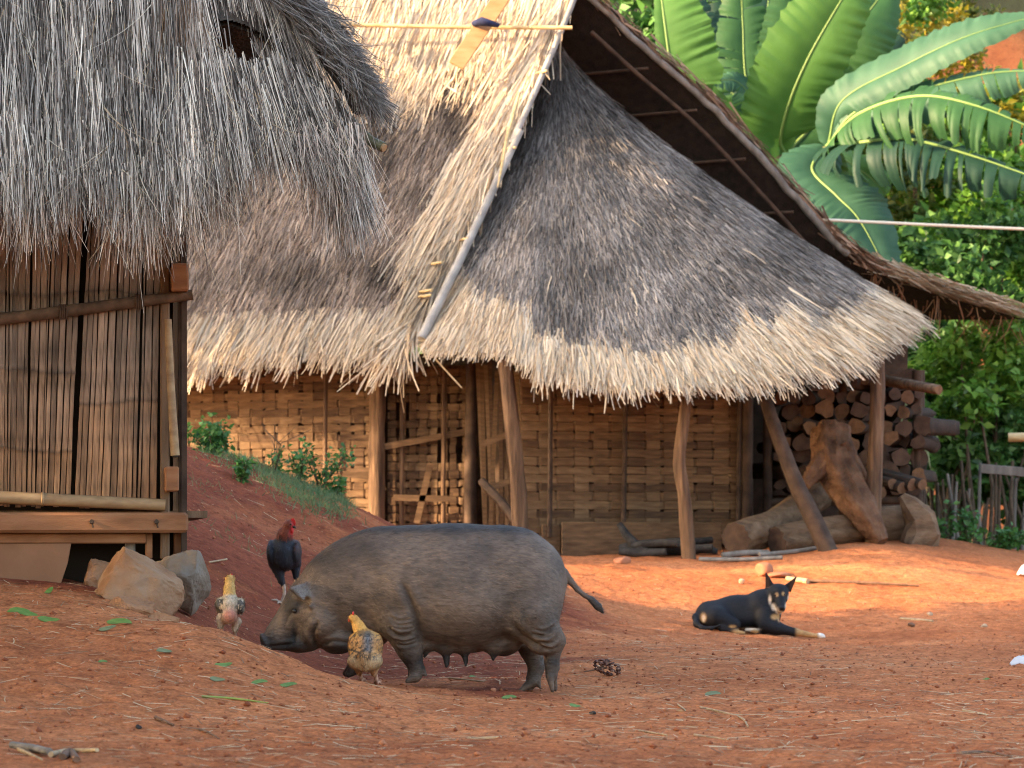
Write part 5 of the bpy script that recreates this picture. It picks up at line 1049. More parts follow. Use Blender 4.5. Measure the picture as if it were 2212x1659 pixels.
# ------------------------------------------------------------------ plants
def leafmat(name, cols, trans=.35, rough=.45): return mat(name, island=cols, rough=rough, spec=.4, trans=trans)
M_BAN = [mat('banana_leaf_%s' % k, noise=(3, [(.3, a), (.7, b)]), rough=.55, spec=.28, trans=.3, bump=[(40, .15, .01)]) for k, a, b in (('light', (.045, .135, .025), (.075, .19, .04)), ('mid', (.02, .08, .026), (.042, .13, .042)), ('blue', (.028, .095, .055), (.055, .145, .085)), ('dark', (.01, .042, .026), (.02, .066, .04)))]
M_RIB = mat('banana_rib', color=(.17, .27, .08), rough=.5); M_PSEUDO = mat('banana_stem', noise=(5, [(.3, (.05, .07, .025)), (.7, (.16, .17, .07))]), rough=.7)
rp = np.random.default_rng(8)
def banana_leaf(par, pts, hw, mtl, wl=1., wr=1., droop=(.35, .35), tear=.0, face=(0, -1, .35), seed=0, n=90):
    """midrib through pts; blades left and right; tear>0 splits the blade into fingers"""
    r = np.random.default_rng(seed); C_ = catmull(pts, n); T = nrm(np.gradient(C_, axis=0)); fc = nrm(np.array(face, float)); mb = MB(); rib = MB()
    t = np.linspace(0, 1, n); prof = np.clip(np.sin(np.pi * np.clip(t * .93 + .06, 0, 1)) ** .55, .05, 1); prof[-1] = .03
    for sgn, wv, dr_ in ((-1, wl, droop[0]), (1, wr, droop[1])):
        i = 0
        while i < n - 1:
            j = n - 1 if tear <= 0 else min(n - 1, i + int(r.integers(2, 3 + max(1, int(5 / max(tear, .4))))))
            lag = r.normal(0, .10) * tear; dd = dr_ + r.normal(0, .30) * tear; shrink = 1 - .35 * tear * r.random(); rows = []
            for q in range(i, j + 1):
                S_ = nrm(np.cross(T[q], fc)) * sgn; Nn = nrm(np.cross(S_, T[q])) * sgn; Nn = Nn if Nn @ fc > 0 else -Nn
                cut = 1.0 if tear <= 0 or i == 0 else (.93 if q in (i, j) else 1.0); wdt = hw * prof[q] * wv * shrink * cut * (1 + .03 * r.normal()); row_ = []
                for e in (0, .12, .3, .5, .75, 1.0):
                    ang = .45 - (dd + .45) * e * 1.5      # blade rises from the rib, then arches over
                    row_.append((e, ang))
                Nn = Nn * 1.0; rip = .07 * math.sin(q * 1.7 + 2.5 * math.sin(q * .31)) + .035 * r.normal(); p_ = C_[q].copy(); line = [p_.copy()]; pe = 0
                for e, ang in row_[1:]:
                    dv2 = S_ * math.cos(ang) + Nn * (math.sin(ang) * .8 + rip * e) + T[q] * (.25 + lag) + np.array([0, 0, -1]) * .25 * max(0, dd) * e
                    p_ = p_ + nrm(dv2) * wdt * (e - pe); pe = e; line.append(p_.copy())
                rows.append(line)
            if tear > 0 and j > i:      # fingers narrow towards their tips
                R_ = np.array(rows); mid = R_.mean(0, keepdims=True); w8 = np.linspace(0, .35 * tear, 6)[None, :, None]; R_ = R_ * (1 - w8) + mid * w8; rows = R_
            mb.grid(np.array(rows)); i = j
    lf = mb.build('leaf', mtl, par, True)
    rr_ = np.linspace(.018, .004, n) * max(.6, hw / .45); rib.tube(C_ + fc * .004, rr_, 7); rib.build('midrib', M_RIB, lf, True); return lf
def B(cx, cy, D): return V(1296 + cx * .4167, cy * .4167, D)
def stem(par, base, top, r0, r1): w_ = MB(); q = catmull([base, (base * .5 + top * .5) + np.array([.05, 0, 0]), top], 10); w_.tube(q, np.linspace(r0, r1, 10), 12, wob=.04); w_.build('pseudostem', M_PSEUDO, par, True)
bp = thing('banana_plant', 'banana plant with broad upright glossy leaves behind the hut gable', 'banana plant', on(1700, 35.2)); b0 = on(1700, 35.2); c0 = B(960, 800, 35.2); stem(bp, b0, c0, .14, .09)
banana_leaf(bp, [B(900, 900, 35.3), B(420, 560, 34.8), B(372, 380, 34.6), B(335, 120, 34.6), B(305, -120, 34.8)], .62, M_BAN[0], .25, 1.0, (.1, -.15), 0, (0, -1, .1), 1)
banana_leaf(bp, [c0, B(935, 720, 35.0), B(985, 520, 34.7), B(1090, 280, 34.5), B(1245, 10, 34.4), B(1330, -120, 34.5)], .60, M_BAN[0], 1.0, .85, (.15, .1), 0, (.1, -1, .15), 2)
banana_leaf(bp, [c0, B(1010, 560, 35.6), B(1000, 250, 35.6), B(1010, -150, 35.6)], .48, M_BAN[1], 1, 1, (.1, .1), 0, (0, -1, .1), 3)
banana_leaf(bp, [c0, B(1120, 620, 35.4), B(1200, 380, 35.2), B(1330, 150, 35.0), B(1500, -80, 35.2)], .62, M_BAN[1], .6, 1.0, (.1, .2), .0, (-.1, -1, .1), 4)
banana_leaf(bp, [c0, B(860, 640, 35.7), B(760, 420, 35.7), B(740, 120, 35.8), B(730, -100, 35.8)], .42, M_BAN[1], 1, 1, (.15, .15), .3, (0, -1, .1), 5)
banana_leaf(bp, [c0, B(840, 600, 35.5), B(720, 430, 35.4), B(580, 420, 35.2)], .30, M_BAN[2], 1, 1, (.4, .4), .3, (0, -.7, .7), 6)
banana_leaf(bp, [c0, B(800, 640, 35.6), B(690, 600, 35.6), B(560, 650, 35.4)], .30, M_BAN[1], 1, 1, (.4, .4), .2, (0, -.8, .6), 7)
banana_leaf(bp, [c0, B(700, 500, 36.2), B(520, 250, 36.4), B(430, -60, 36.6)], .50, M_BAN[3], 1, 1, (.2, .2), .2, (0, -1, .1), 8)
banana_leaf(bp, [c0, B(850, 420, 36.3), B(860, 150, 36.4), B(880, -80, 36.6)], .42, M_BAN[3], 1, 1, (.2, .2), .2, (0, -1, .1), 9)
rx_ = np.random.default_rng(55)
for k, (x0, y0, x1, y1, D, w_, mi) in enumerate(((760, 500, 610, -60, 36.8, .45, 3), (1080, 500, 1120, -100, 36.9, .5, 3), (900, 560, 690, 150, 36.4, .4, 1), (1000, 620, 1380, 60, 36.5, .5, 1), (640, 640, 470, 60, 37.0, .45, 3), (1180, 560, 1560, 160, 36.2, .42, 3))): banana_leaf(bp, [c0, B(x0, y0, D), B((x0 + x1) / 2 + rx_.normal(0, 20), (y0 + y1) / 2, D - .1), B(x1, y1, D)], w_, M_BAN[mi], 1, 1, (.2, .25), .35, (0, -1, .15), 60 + k)
M_DEADL = mat('dead_banana_leaf', noise=(6, [(.3, (.10, .06, .03)), (.7, (.24, .16, .08))]), rough=.9)
for k, (x1, y1) in enumerate(((820, 1000), (900, 1080), (1050, 1040))): banana_leaf(bp, [c0, B((x1 + 960) / 2, 850, 35.0), B(x1, y1, 35.0)], .16, M_DEADL, 1, 1, (.9, .9), .8, (0, -1, .2), 80 + k)
bq = thing('banana_plant', 'banana plant with long arching torn leaves beside the white line', 'banana plant', on(1860, 34.2)); b0 = on(1860, 34.2); c1 = B(1180, 760, 34.2); stem(bq, b0, c1, .14, .08)
banana_leaf(bq, [c1, B(1260, 520, 34.0), B(1580, 340, 33.6), B(1900, 190, 33.2), B(2250, 85, 33.0)], .33, M_BAN[2], 1., 1.0, (.0, .35), .0, (-.1, -.8, .6), 11)
banana_leaf(bq, [c1, B(1330, 580, 33.9), B(1650, 470, 33.5), B(2000, 385, 33.2), B(2260, 365, 33.0)], .52, M_BAN[2], .25, 1.0, (.1, .75), .5, (0, -.8, .6), 12)
banana_leaf(bq, [c1, B(1350, 590, 33.5), B(1650, 500, 33.0), B(1950, 550, 32.6), B(2300, 690, 32.4)], .78, M_BAN[1], .3, 1.0, (.2, .7), .8, (0, -.75, .65), 13)
banana_leaf(bq, [c1, B(1350, 740, 33.4), B(1600, 725, 33.0), B(1900, 800, 32.7), B(2280, 930, 32.4)], .85, M_BAN[3], .3, 1.0, (.3, .75), 1., (0, -.7, .7), 14)
banana_leaf(bq, [c1, B(1100, 880, 33.8), B(1230, 1020, 33.4), B(1350, 1150, 33.2), B(1510, 1450, 33.0)], .55, M_BAN[2], 1.0, 1.0, (.2, .2), .0, (.1, -.8, .6), 15)
banana_leaf(bq, [c1, B(1300, 850, 34.6), B(1400, 920, 34.6), B(1480, 1010, 34.6)], .30, M_BAN[0], 1, 1, (.3, .3), .1, (0, -.9, .4), 16)
banana_leaf(bq, [c1, B(1120, 900, 34.5), B(960, 860, 34.2), B(830, 880, 34.0)], .28, M_BAN[0], 1, 1, (.4, .4), .2, (0, -.8, .6), 17)
banana_leaf(bq, [c1, B(1150, 1000, 34.3), B(1240, 1200, 34.2), B(1330, 1500, 34.1)], .5, M_BAN[0], 1, .8, (.2, .3), .3, (0, -1, .3), 18)
# leaf clumps
def leaves(P, size, rng, up=.4, cols=None, asp=.5, curl=.25):
    """leaf-shaped folded faces at points P; returns arrays for a mesh"""
    n = len(P); d = nrm(rng.normal(size=(n, 3)) * np.array([1, 1, .7])); nn = nrm(rng.normal(size=(n, 3)) + np.array([0, -.25, up * 2])); s = nrm(np.cross(d, nn)); nn = np.cross(s, d); L = rng.uniform(size[0], size[1], n)[:, None]; W = L * asp * .5
    a = P; b = P + d * L * .45 + s * W + nn * L * .06; c = P + d * L - nn * L * curl * rng.random((n, 1)); e = P + d * L * .45 - s * W + nn * L * .06; m_ = P + d * L * .5 - nn * L * .03
    v = np.stack([a, b, c, e, m_], 1).reshape(-1, 3); k = (np.arange(n) * 5)[:, None]
    f = np.concatenate([k + np.array([[0, 4, 1]]), k + np.array([[1, 4, 2]]), k + np.array([[0, 3, 4]]), k + np.array([[3, 2, 4]])]); return v, f
M_LEAF = {k: leafmat('leaf_' + k, c, tr) for k, c, tr in (('green', [(.045, .14, .02), (.095, .25, .035), (.15, .34, .05), (.23, .42, .08)], .4), ('deep', [(.022, .08, .022), (.055, .165, .04), (.10, .25, .06), (.16, .33, .10)], .38), ('yellow', [(.12, .15, .02), (.30, .27, .025), (.50, .36, .03), (.22, .25, .05)], .4), ('olive', [(.05, .09, .018), (.10, .15, .03), (.18, .19, .035), (.08, .16, .03)], .4), ('weed', [(.03, .11, .025), (.06, .19, .05), (.10, .27, .07)], .35))}
M_TWIG = mat('twig', noise=(20, [(.3, (.06, .045, .03)), (.7, (.14, .10, .07))]), rough=.9)
def bush(label, c, rad, n, size, mk, group=None, name='bush', stems=5, seed=0, clump=26, asp=.5):
    r = np.random.default_rng(seed); c = np.asarray(c, float); g = gz(c[0], c[1]); t = thing(name, label, 'bush', (c[0], c[1], g), group)
    K = clump; cc = nrm(r.normal(size=(K, 3))) * (r.random((K, 1)) ** .4) * np.array(rad) + c; cr = r.uniform(.18, .42, K) * min(rad)
    i = r.integers(0, K, n); P = cc[i] + nrm(r.normal(size=(n, 3))) * (cr[i] * r.random(n) ** .5)[:, None]; P[:, 2] = np.maximum(P[:, 2], ground_z(P[:, 0], P[:, 1], False) + .03)
    v, f = leaves(P, size, r, asp=asp); obj('foliage', v, f, M_LEAF[mk], t, kind='stuff')
    w_ = MB()
    for k in range(stems): b = np.array([c[0] + r.normal(0, .12), c[1] + r.normal(0, .12), g - .05]); w_.tube([b, (b + cc[k]) / 2 + r.normal(0, .06, 3), cc[k]], [.03, .022, .01], 6)
    w_.build('stems', M_TWIG, t, True); return t
WB = 'green bushes beyond the hut'
for k, (x, y, D, rx, rz, n, mk, lb) in enumerate((
    (2060, 640, 34.0, 1.0, 1.1, 4200, 'deep', 'dense dark green bush under the torn banana leaves'), (2190, 470, 35.0, 1.2, .9, 4200, 'green', 'glossy bright green shrub at the end of the white line'), (2150, 800, 33.0, .9, .8, 4600, 'green', 'leafy green vine mass above the stake fence'), (2040, 900, 33.5, .6, .7, 2200, 'deep', 'dark bush beside the firewood beam end'),
    (2300, 700, 33.5, 1.0, 1.3, 3800, 'deep', 'dark green bush beyond the right edge'), (1980, 430, 37.0, .8, .9, 2200, 'olive', 'olive yellow hanging creeper behind the banana leaves'), (2200, 980, 33.4, 1.1, .5, 2600, 'deep', 'low dark thicket behind the stake fence'), (1980, 520, 38, 1.6, 1.3, 3200, 'green', 'broad green bush behind the banana plants'), (1560, 130, 39.5, 1.6, 1.8, 3600, 'deep', 'dark tree foliage filling the gap behind the upright banana leaves'), (1800, 60, 40, 1.7, 1.5, 3200, 'green', 'green foliage behind the tall banana leaves'))):
    bush(lb, V(x, y, D), (rx, .8, rz), n, (.07, .17), mk, WB, seed=100 + k, asp=.55)
for k, (x, y, D, rx, rz, n, mk, lb) in enumerate(((1450, 80, 38.5, 1.5, 1.6, 3000, 'deep', 'dark leafy tree crown just behind the far verge'), (1650, 330, 38.5, 1.5, 1.6, 3200, 'deep', 'dark foliage low behind the upright banana leaves'), (1850, 330, 39, 1.5, 1.4, 3200, 'deep', 'deep green thicket between the two banana plants'), (1900, 650, 36, 1.3, 1.3, 3000, 'deep', 'deep green thicket below the white line'), (2100, 420, 38, 1.4, 1.2, 3200, 'green', 'green thicket behind the dark torn banana leaf'), (2260, 330, 38.5, 1.2, 1.0, 2400, 'green', 'green bush at the end of the torn banana leaf'), (2100, 960, 34.5, 1.5, .9, 3000, 'deep', 'dark undergrowth behind the fence stakes'), (2330, 1000, 34.5, 1.5, 1.0, 2600, 'deep', 'dark undergrowth past the right end of the fence'), (1700, 40, 43, 2.2, 1.8, 3000, 'green', 'sunlit green tree crown high behind the bananas'))):
    bush(lb, V(x, y, D), (rx, .9, rz), n, (.12, .28), mk, WB, seed=160 + k, asp=.6, clump=40)
bush('bright yellow-green bush on the red hillside', V(1990, 110, 41), (.8, .7, .75), 2800, (.06, .15), 'yellow', None, seed=131); bush('yellow flowering bush lower on the red hillside', V(2090, 225, 40), (.6, .6, .5), 1500, (.06, .14), 'yellow', None, seed=133); bush('pale green bush at the foot of the red hill', V(2040, 20, 44), (1.0, .8, .7), 2200, (.07, .15), 'olive', None, seed=132); bush('reddish leaved plant by the torn banana leaf', V(2190, 230, 38), (.5, .5, .3), 500, (.08, .16), 'yellow', None, seed=134)
for k in range(16):      # more growth on the hillside beyond the frame and behind the huts
    x = rp.uniform(-14, 20); D = rp.uniform(40, 58)
    if 4.2 < x / D * 40 < 9 and D > 42: continue
    bush('rounded green bush on the hillside behind the huts', np.array([x, D, gz(x, D) + .9]), (1.6, 1.4, 1.2), 1500, (.12, .26), ('green', 'deep', 'olive')[k % 3], 'bushes on the hillside behind the huts', seed=200 + k)
# weeds along the mound
def weed(x, D, h, n, label, seed, group=None, mk='weed', size=(.03, .07), wide=.5):
    r = np.random.default_rng(seed); b = on(x, D); t = thing('weed', label, 'weed', b, group); w_ = MB(); P = []
    for k in range(max(3, int(6 * wide + 2))):
        tip = b + np.array([r.normal(0, h * wide * .6), r.normal(0, h * .3), h * r.uniform(.6, 1.05)]); mid = (b + tip) / 2 + r.normal(0, h * .05, 3); w_.tube([b, mid, tip], [.006, .005, .002], 5); s = r.random(n // 6) ** .7; P.append(b + (tip - b) * s[:, None] + r.normal(0, h * .13, (n // 6, 3)))
    P = np.concatenate(P); P[:, 2] = np.maximum(P[:, 2], b[2] + .01); v, f = leaves(P, size, r, asp=.55); obj('foliage', v, f, M_LEAF[mk], t, kind='stuff'); w_.build('stems', M_TWIG, t, True)
weed(458, 21.2, .27, 420, 'bushy green weed at the top of the earth mound beside the shed', 1, None, 'weed', (.03, .075), .9)
weed(520, 20.2, .15, 160, 'small green weed alone on the slope below the mound crest', 2); weed(592, 21.4, .20, 130, 'thin green seedling on the mound crest before the dry stalk', 3, None, 'weed', (.03, .06), .3)
weed(690, 21.5, .30, 260, 'leafy green weed at the right end of the grass strip', 4, None, 'weed', (.03, .06), .8); weed(648, 21.6, .22, 150, 'leggy green weed in the middle of the grass strip', 5); weed(725, 21.6, .16, 130, 'low green weed where the grass strip meets the lit wall', 6)
weed(2090, 29.2, .35, 260, 'pale green weed at the edge of the yard below the fence', 7, None, 'weed', (.05, .10), .6); weed(2170, 28.6, .22, 260, 'low leafy weeds at the yard edge by the right fence stakes', 8, None, 'weed', (.05, .09), 1.4); weed(2035, 29.4, .2, 160, 'small weed beside the pointed stump', 9, None, 'weed', (.04, .09), 1.)
d_ = thing('dry_stalk', 'dry brown seed stalk standing among the mound weeds', 'plant', on(598, 21.7)); w_ = MB(); b = on(598, 21.7)
for k in range(7): w_.tube([b, b + np.array([rp.normal(0, .02), 0, .2]), b + np.array([rp.normal(0, .10), rp.normal(0, .05), .3 + .1 * rp.random()])], [.004, .003, .002], 5)
w_.build('stems', M_TWIG, d_, True)
# grass strip on the mound: uncountable blades
n = 5200; r = np.random.default_rng(41); s = r.random(n); xx = 430 + 320 * s + r.normal(0, 14, n); Dd = 21.0 + r.normal(.1, .42, n) + .3 * np.sin(s * 7); k = r.random(n) < (.30 + .7 * np.clip((s - .15) * 1.6, 0, 1)); xx, Dd = xx[k], Dd[k]; n = len(xx)
X = (xx - CX) / F * Dd; P = np.stack([X, Dd, ground_z(X, Dd)], -1)
v_, f_, c_ = ribbons(P, nrm(np.stack([r.normal(0, .55, n), r.normal(0, .4, n), np.ones(n)], -1)), r.uniform(.02, .06, n), r.uniform(.003, .008, n), nrm(r.normal(size=(n, 3)) * np.array([1, .3, .3]) + np.array([0, -1, .3])), r.normal(0, .02, (n, 3)), palette(n, [(.05, .12, .05), (.10, .20, .09), (.20, .24, .11)], r), .2, 2)
g_ = obj('grass', v_, f_, mat('grass_blade', vcol='Col', rough=.6, trans=.3), vcol=c_, kind='stuff'); tag(g_, 'thin strip of short green grass along the earth mound', 'grass')
n = 900; xx = r.uniform(400, 760, n); Dd = r.uniform(16.5, 20.8, n); X = (xx - CX) / F * Dd; k = (fbm(X * 3, Dd * 1.5, 2, 77) > .12) & (Dd > 17.0 + (760 - xx) * .0); X, Dd = X[k], Dd[k]; n = len(X)
v_, f_, c_ = ribbons(np.stack([X, Dd, ground_z(X, Dd)], -1), nrm(np.stack([r.normal(0, .6, n), r.normal(0, .4, n), np.ones(n) * .8], -1)), r.uniform(.02, .05, n), r.uniform(.003, .007, n), np.tile([0, -1., .3], (n, 1)), r.normal(0, .015, (n, 3)), palette(n, [(.16, .17, .07), (.26, .24, .12), (.10, .17, .07)], r), .2, 2)
g2 = obj('grass', v_, f_, bpy.data.materials['grass_blade'], vcol=c_, kind='stuff'); tag(g2, 'sparse dry grass tufts scattered down the mound slope', 'grass')
# stake fence at the right
fe = thing('stake_fence', 'dark fence of rough vertical stakes at the right edge of the yard', 'fence', on(2120, 31.5)); rf = np.random.default_rng(6)
for k in range(26):
    x = 1985 + k * 12.5 + rf.normal(0, 3); D = 31.2 + rf.normal(0, .12); b = on(x, D, -.05); h = rf.uniform(.7, 1.25); tp_ = b + np.array([rf.normal(0, .08), rf.normal(0, .04), h]); w_ = MB(); w_.tube([b, (b + tp_) / 2 + rf.normal(0, .015, 3), tp_], [.022, .02, .016], 7, wob=.1); w_.build('stake', M_TWIG if rf.random() < .6 else M_GREYWOOD, fe, True)
a, b = V(2118, 1012, 31.0), V(2330, 1030, 30.9); w_ = MB(); w_.bevbox((a + b) / 2, (b - a) / 2, np.array([0, .02, 0]), np.array([0, 0, .05]), .006); w_.build('rail', M_GREYWOOD, fe)
o = MB(); a, b = V(2178, 945, 30.2), V(2420, 940, 30.0); o.tube([a, (a + b) / 2, b], .048, 12); o = o.build('bamboo_pole', M_BAMBOO, None, True); tag(o, 'pale bamboo pole end poking in above the stake fence', 'pole')
# white cord from the far verge out to the right, tied to a post out of frame
o = MB(); a, b = V(1758, 474, 31.0), V(2900, 508, 31.5); q = catmull([a, (a + b) / 2 - np.array([0, 0, .04]), b], 20); o.tube(q, .017, 8); o = o.build('washing_line', mat('pale_cord', color=(.66, .60, .50), rough=.8), None, True); tag(o, 'pale line stretched from the hut verge out past the bananas', 'line')
o = MB(); p_ = on(2900, 31.5); o.tube([p_ - np.array([0, 0, .1]), V(2900, 480, 31.5)], [.06, .05], 10); o = o.build('line_post', M_POST, None, True); tag(o, 'wooden post holding the far end of the pale line', 'post')
# maize-like pale leaves beside the beam end
cz_ = thing('maize_plant', 'pale striped maize leaves beside the firewood beam end', 'plant', on(1985, 30.6)); cb = on(1985, 30.6)
for k, (x, y) in enumerate(((1960, 870), (1985, 850), (2010, 900), (1955, 950), (2000, 960), (1975, 1000))):
    P_ = catmull([cb, V(1985, 980, 30.6), V((x + 1985) / 2, y - 20, 30.6), V(x + (x - 1985) * .8, y + 60, 30.5)], 14); w8 = .045 * np.sin(np.linspace(.25, math.pi, 14)); mb = MB(); mb.grid(np.stack([P_ - np.array([1, 0, .2]) * w8[:, None], P_ + np.array([0, -.01, 0]), P_ + np.array([1, 0, -.2]) * w8[:, None]], 1)); mb.build('leaf', mat('maize_leaf', noise=(8, [(.3, (.16, .26, .10)), (.7, (.42, .46, .24))]), trans=.3) if k == 0 else bpy.data.materials['maize_leaf'], cz_, True)
# ------------------------------------------------------------------ unseen trees added left of the yard for their shade
def tree(label, x, y, h, R, n, seed, group, cb=None):
    r = np.random.default_rng(seed); g = gz(x, y); t = thing('added_shade_tree', label, 'tree', (x, y, g), group); w_ = MB(); h, cb = (h, h * .16) if cb is None else (h - g, cb - g); top = np.array([x, y, g + max(h * .55, cb + .8)]); w_.tube(catmull([[x, y, g - .2], [x + .1, y, g + h * .25], top], 8), np.linspace(.28, .16, 8), 12, wob=.06); K = 60
    cc = nrm(r.normal(size=(K, 3))) * (r.random((K, 1)) ** .35) * np.array([R, R, (h - cb) / 2]) + np.array([x, y, g + (h + cb) / 2]); cr = r.uniform(.5, 1.0, K)
    for k in range(14): w_.tube([top - np.array([0, 0, h * .2 * r.random()]), (top + cc[k]) / 2 + r.normal(0, .2, 3), cc[k]], [.10, .06, .02], 7)
    w_.build('trunk', M_TWIG, t, True); i = r.integers(0, K, n); v, f = leaves(cc[i] + nrm(r.normal(size=(n, 3))) * (cr[i] * r.random(n) ** .45)[:, None], (.16, .34), r, asp=.6); obj('crown', v, f, M_LEAF['green'], t, kind='stuff')
for k, (x, y, h, R, *cb_) in enumerate(ADDED_TREES): tree('added unseen shade tree with a high crown left of the hut' if cb_ else 'added unseen leafy shade tree left of the yard', x, y, h, R, 7000, 300 + k, 'added shade trees left of the yard', *cb_)
# ------------------------------------------------------------------ litter on the ground
r = np.random.default_rng(17)
def scatter(n, lo, hi, bias=1.0):
    D = lo * (hi / lo) ** (r.random(n) ** bias); X = r.uniform(-.20, .20, n) * D; return X, D
n = 10500; X, D = scatter(n, 7.3, 25.5, .85); k = fbm(X * .8, D * .6, 2, 51) + .35 * r.random(n) > .05; X, D = X[k], D[k]; n = len(X); Z = ground_z(X, D)
an = r.random(n) * math.pi * 2; L = r.gamma(2.0, .022, n).clip(.012, .18)
d = np.stack([np.cos(an), np.sin(an), r.normal(0, .10, n)], -1); P = np.stack([X, D, Z + .005], -1)
e = P + d * L[:, None]; e[:, 2] = ground_z(e[:, 0], e[:, 1]) + .006; d = nrm(e - P)
v_, f_, c_ = ribbons(P, d, L, r.uniform(.0018, .0052, n), np.tile([0, -.45, 1.], (n, 1)), r.normal(0, .05, (n, 3)) * L[:, None] * np.array([1, 1, .25]), palette(n, [(.14, .07, .04), (.30, .16, .085), (.46, .30, .17), (.60, .46, .30)], r), .7, 2)
o = obj('straw_litter', v_, f_, M_STRAW, vcol=c_, kind='stuff'); tag(o, 'scattered straw bits and dry stalks over the red earth', 'straw')
# crumbs of earth and grit
n = 16000; X, D = scatter(n, 7.3, 24, .7); Z = ground_z(X, D); s = r.gamma(1.4, .0024, n).clip(.0015, .013)
oc = np.array([(1, 0, 0), (0, 1, 0), (-1, 0, 0), (0, -1, 0), (0, 0, .8), (0, 0, -.8)], float); of = np.array([(0, 1, 4), (1, 2, 4), (2, 3, 4), (3, 0, 4), (1, 0, 5), (2, 1, 5), (3, 2, 5), (0, 3, 5)])
V3 = (oc[None] * s[:, None, None] * r.uniform(.6, 1.4, (n, 6, 1)) + np.stack([X, D, Z + s * .3], -1)[:, None]).reshape(-1, 3); F3 = (of[None] + (np.arange(n) * 6)[:, None, None]).reshape(-1, 3)
o = obj('earth_crumbs', V3, F3, M_STRAW, vcol=np.repeat(palette(n, [(.22, .06, .026), (.36, .115, .05), (.44, .165, .08), (.46, .20, .11)], r, 1.2), 6, 0), kind='stuff'); tag(o, 'loose crumbs of red earth and grit over the yard', 'earth')
# fallen green leaves and other single things
M_FALL = mat('fallen_leaf', noise=(30, [(.3, (.07, .15, .03)), (.7, (.15, .25, .06))]), rough=.5); M_FALLD = mat('wilted_leaf', noise=(30, [(.3, (.10, .13, .06)), (.7, (.20, .22, .11))]), rough=.6)
def find_D(x, y, lo=7.3, hi=26.5):
    Ds = np.linspace(lo, hi, 1500); X = (x - CX) / F * Ds; Z = ground_z(X, Ds, False); yy = YH - (Z - CZ) / Ds * F; i = np.argmax(yy <= y); return Ds[i]
def fallen(x, y, ln, an, label, m=None, w=.42, group=None):
    D = find_D(x, y); c = on(x, D, .01); d = np.array([math.cos(an), math.sin(an), 0]); s = np.array([-d[1], d[0], 0]); P = []
    for q in np.linspace(-1, 1, 9):
        ww = ln * .5 * w * math.sqrt(max(0, 1 - q * q)) * (1 - .25 * q); row_ = []
        for e in (-1, -.5, 0, .5, 1): p_ = c + d * q * ln * .5 + s * ww * e; p_[2] = gz(c[0], c[1]) + .006 + .10 * abs(e) * ww + .05 * ln * math.sin(q * 2 + x) + .45 * max(-.012, p_[1] - c[1] + .01); row_.append(p_)
        P.append(row_)
    mb = MB(); mb.grid(np.array(P)); mb.grid(np.array(P) - np.array([0, 0, .0015])); o = mb.build('fallen_leaf', m or M_FALL, None, True); tag(o, label, 'leaf', group)
FL = [(560, 1489, .062, .1, 'bright green fallen leaf on the bank below the white chick'), (622, 1491, .066, .05, 'narrow green fallen leaf beside the bright leaf on the bank'), (482, 1450, .070, .3, 'crumpled green leaf at the end of a dry stalk on the bank'), (470, 1482, .062, -.4, 'dull green leaf near the long green stem'), (222, 1441, .035, .2, 'tiny green leaf alone on the bank below the stones'), (355, 1424, .06, .1, 'small wilted leaf on the bank right of the stones'), (258, 1362, .11, -.35, 'long green leaf blade below the earthy stone'), (232, 1370, .07, .3, 'wilted leaf beside the long green blade'), (60, 1340, .085, -.2, 'large cut green leaf below the leaning sheet'), (105, 1350, .09, -.15, 'cut green leaf stalks below the leaning sheet'), (40, 1332, .09, .2, 'green leaf scrap nearest the leaning sheet'), (106, 1284, .06, 1.2, 'green leaf under the corner of the leaning sheet'), (1242, 1532, .045, -.2, 'small green leaf on the earth right of the sow hind feet'), (1100, 1515, .06, -.1, 'thin green leaf below the sow belly'), (1540, 1495, .07, -.1, 'wilted green scrap on the open earth below the dog'), (1020, 1470, .03, .2, 'green scrap under the sow'), (2130, 1470, .035, .3, 'tiny green leaf on the right side of the yard')]
for k, (x, y, l_, a_, lb) in enumerate(FL): fallen(x, y, l_, a_, lb, M_FALLD if 'wilted' in lb or 'dull' in lb else M_FALL)
def twig(name, pts, rad, m, label, cat='twig', n=7):
    q = []
    for x, y in pts: D = find_D(x, y); q.append(on(x, D, max(rad) * .8))
    w_ = MB(); k = 3 * len(q); w_.tube(catmull(q, k), np.interp(np.linspace(0, 1, k), np.linspace(0, 1, len(rad)), rad), n, wob=.06); o = w_.build(name, m, None, True); tag(o, label, cat)
M_GREENST = mat('green_stem', color=(.22, .30, .08), rough=.5); M_DRY = mat('dry_stalk', noise=(30, [(.3, (.30, .19, .10)), (.7, (.52, .38, .23))]), rough=.7); M_BROWN = mat('brown_twig', noise=(30, [(.3, (.10, .055, .035)), (.7, (.22, .12, .075))]), rough=.8)
twig('green_stem', [(436, 1512), (500, 1520), (582, 1533)], [.004, .0045, .002], M_GREENST, 'long thin green stem lying on the bank', 'stem')
twig('dry_stalk', [(388, 1446), (450, 1438)], [.003, .004], M_DRY, 'dry stalk leading to the crumpled green leaf', 'stalk'); twig('dry_stalk', [(970, 1471), (1045, 1479)], [.005, .004], M_DRY, 'pale dry stalk lying under the sow belly', 'stalk'); twig('dry_stalk', [(452, 1217), (490, 1211)], [.005, .005], M_DRY, 'short pale stalk on the slope right of the stones', 'stalk')
twig('dry_stalk', [(1008, 1598), (1083, 1600)], [.006, .004], M_DRY, 'pale flat stalk on the foreground earth below the sow', 'stalk'); twig('brown_twig', [(392, 1576), (440, 1585), (475, 1600)], [.004, .004, .002], M_BROWN, 'thin brown twig on the foreground earth', 'twig'); twig('brown_twig', [(335, 1563), (375, 1572)], [.006, .004], M_BROWN, 'short brown twig on the foreground earth below the green stem')
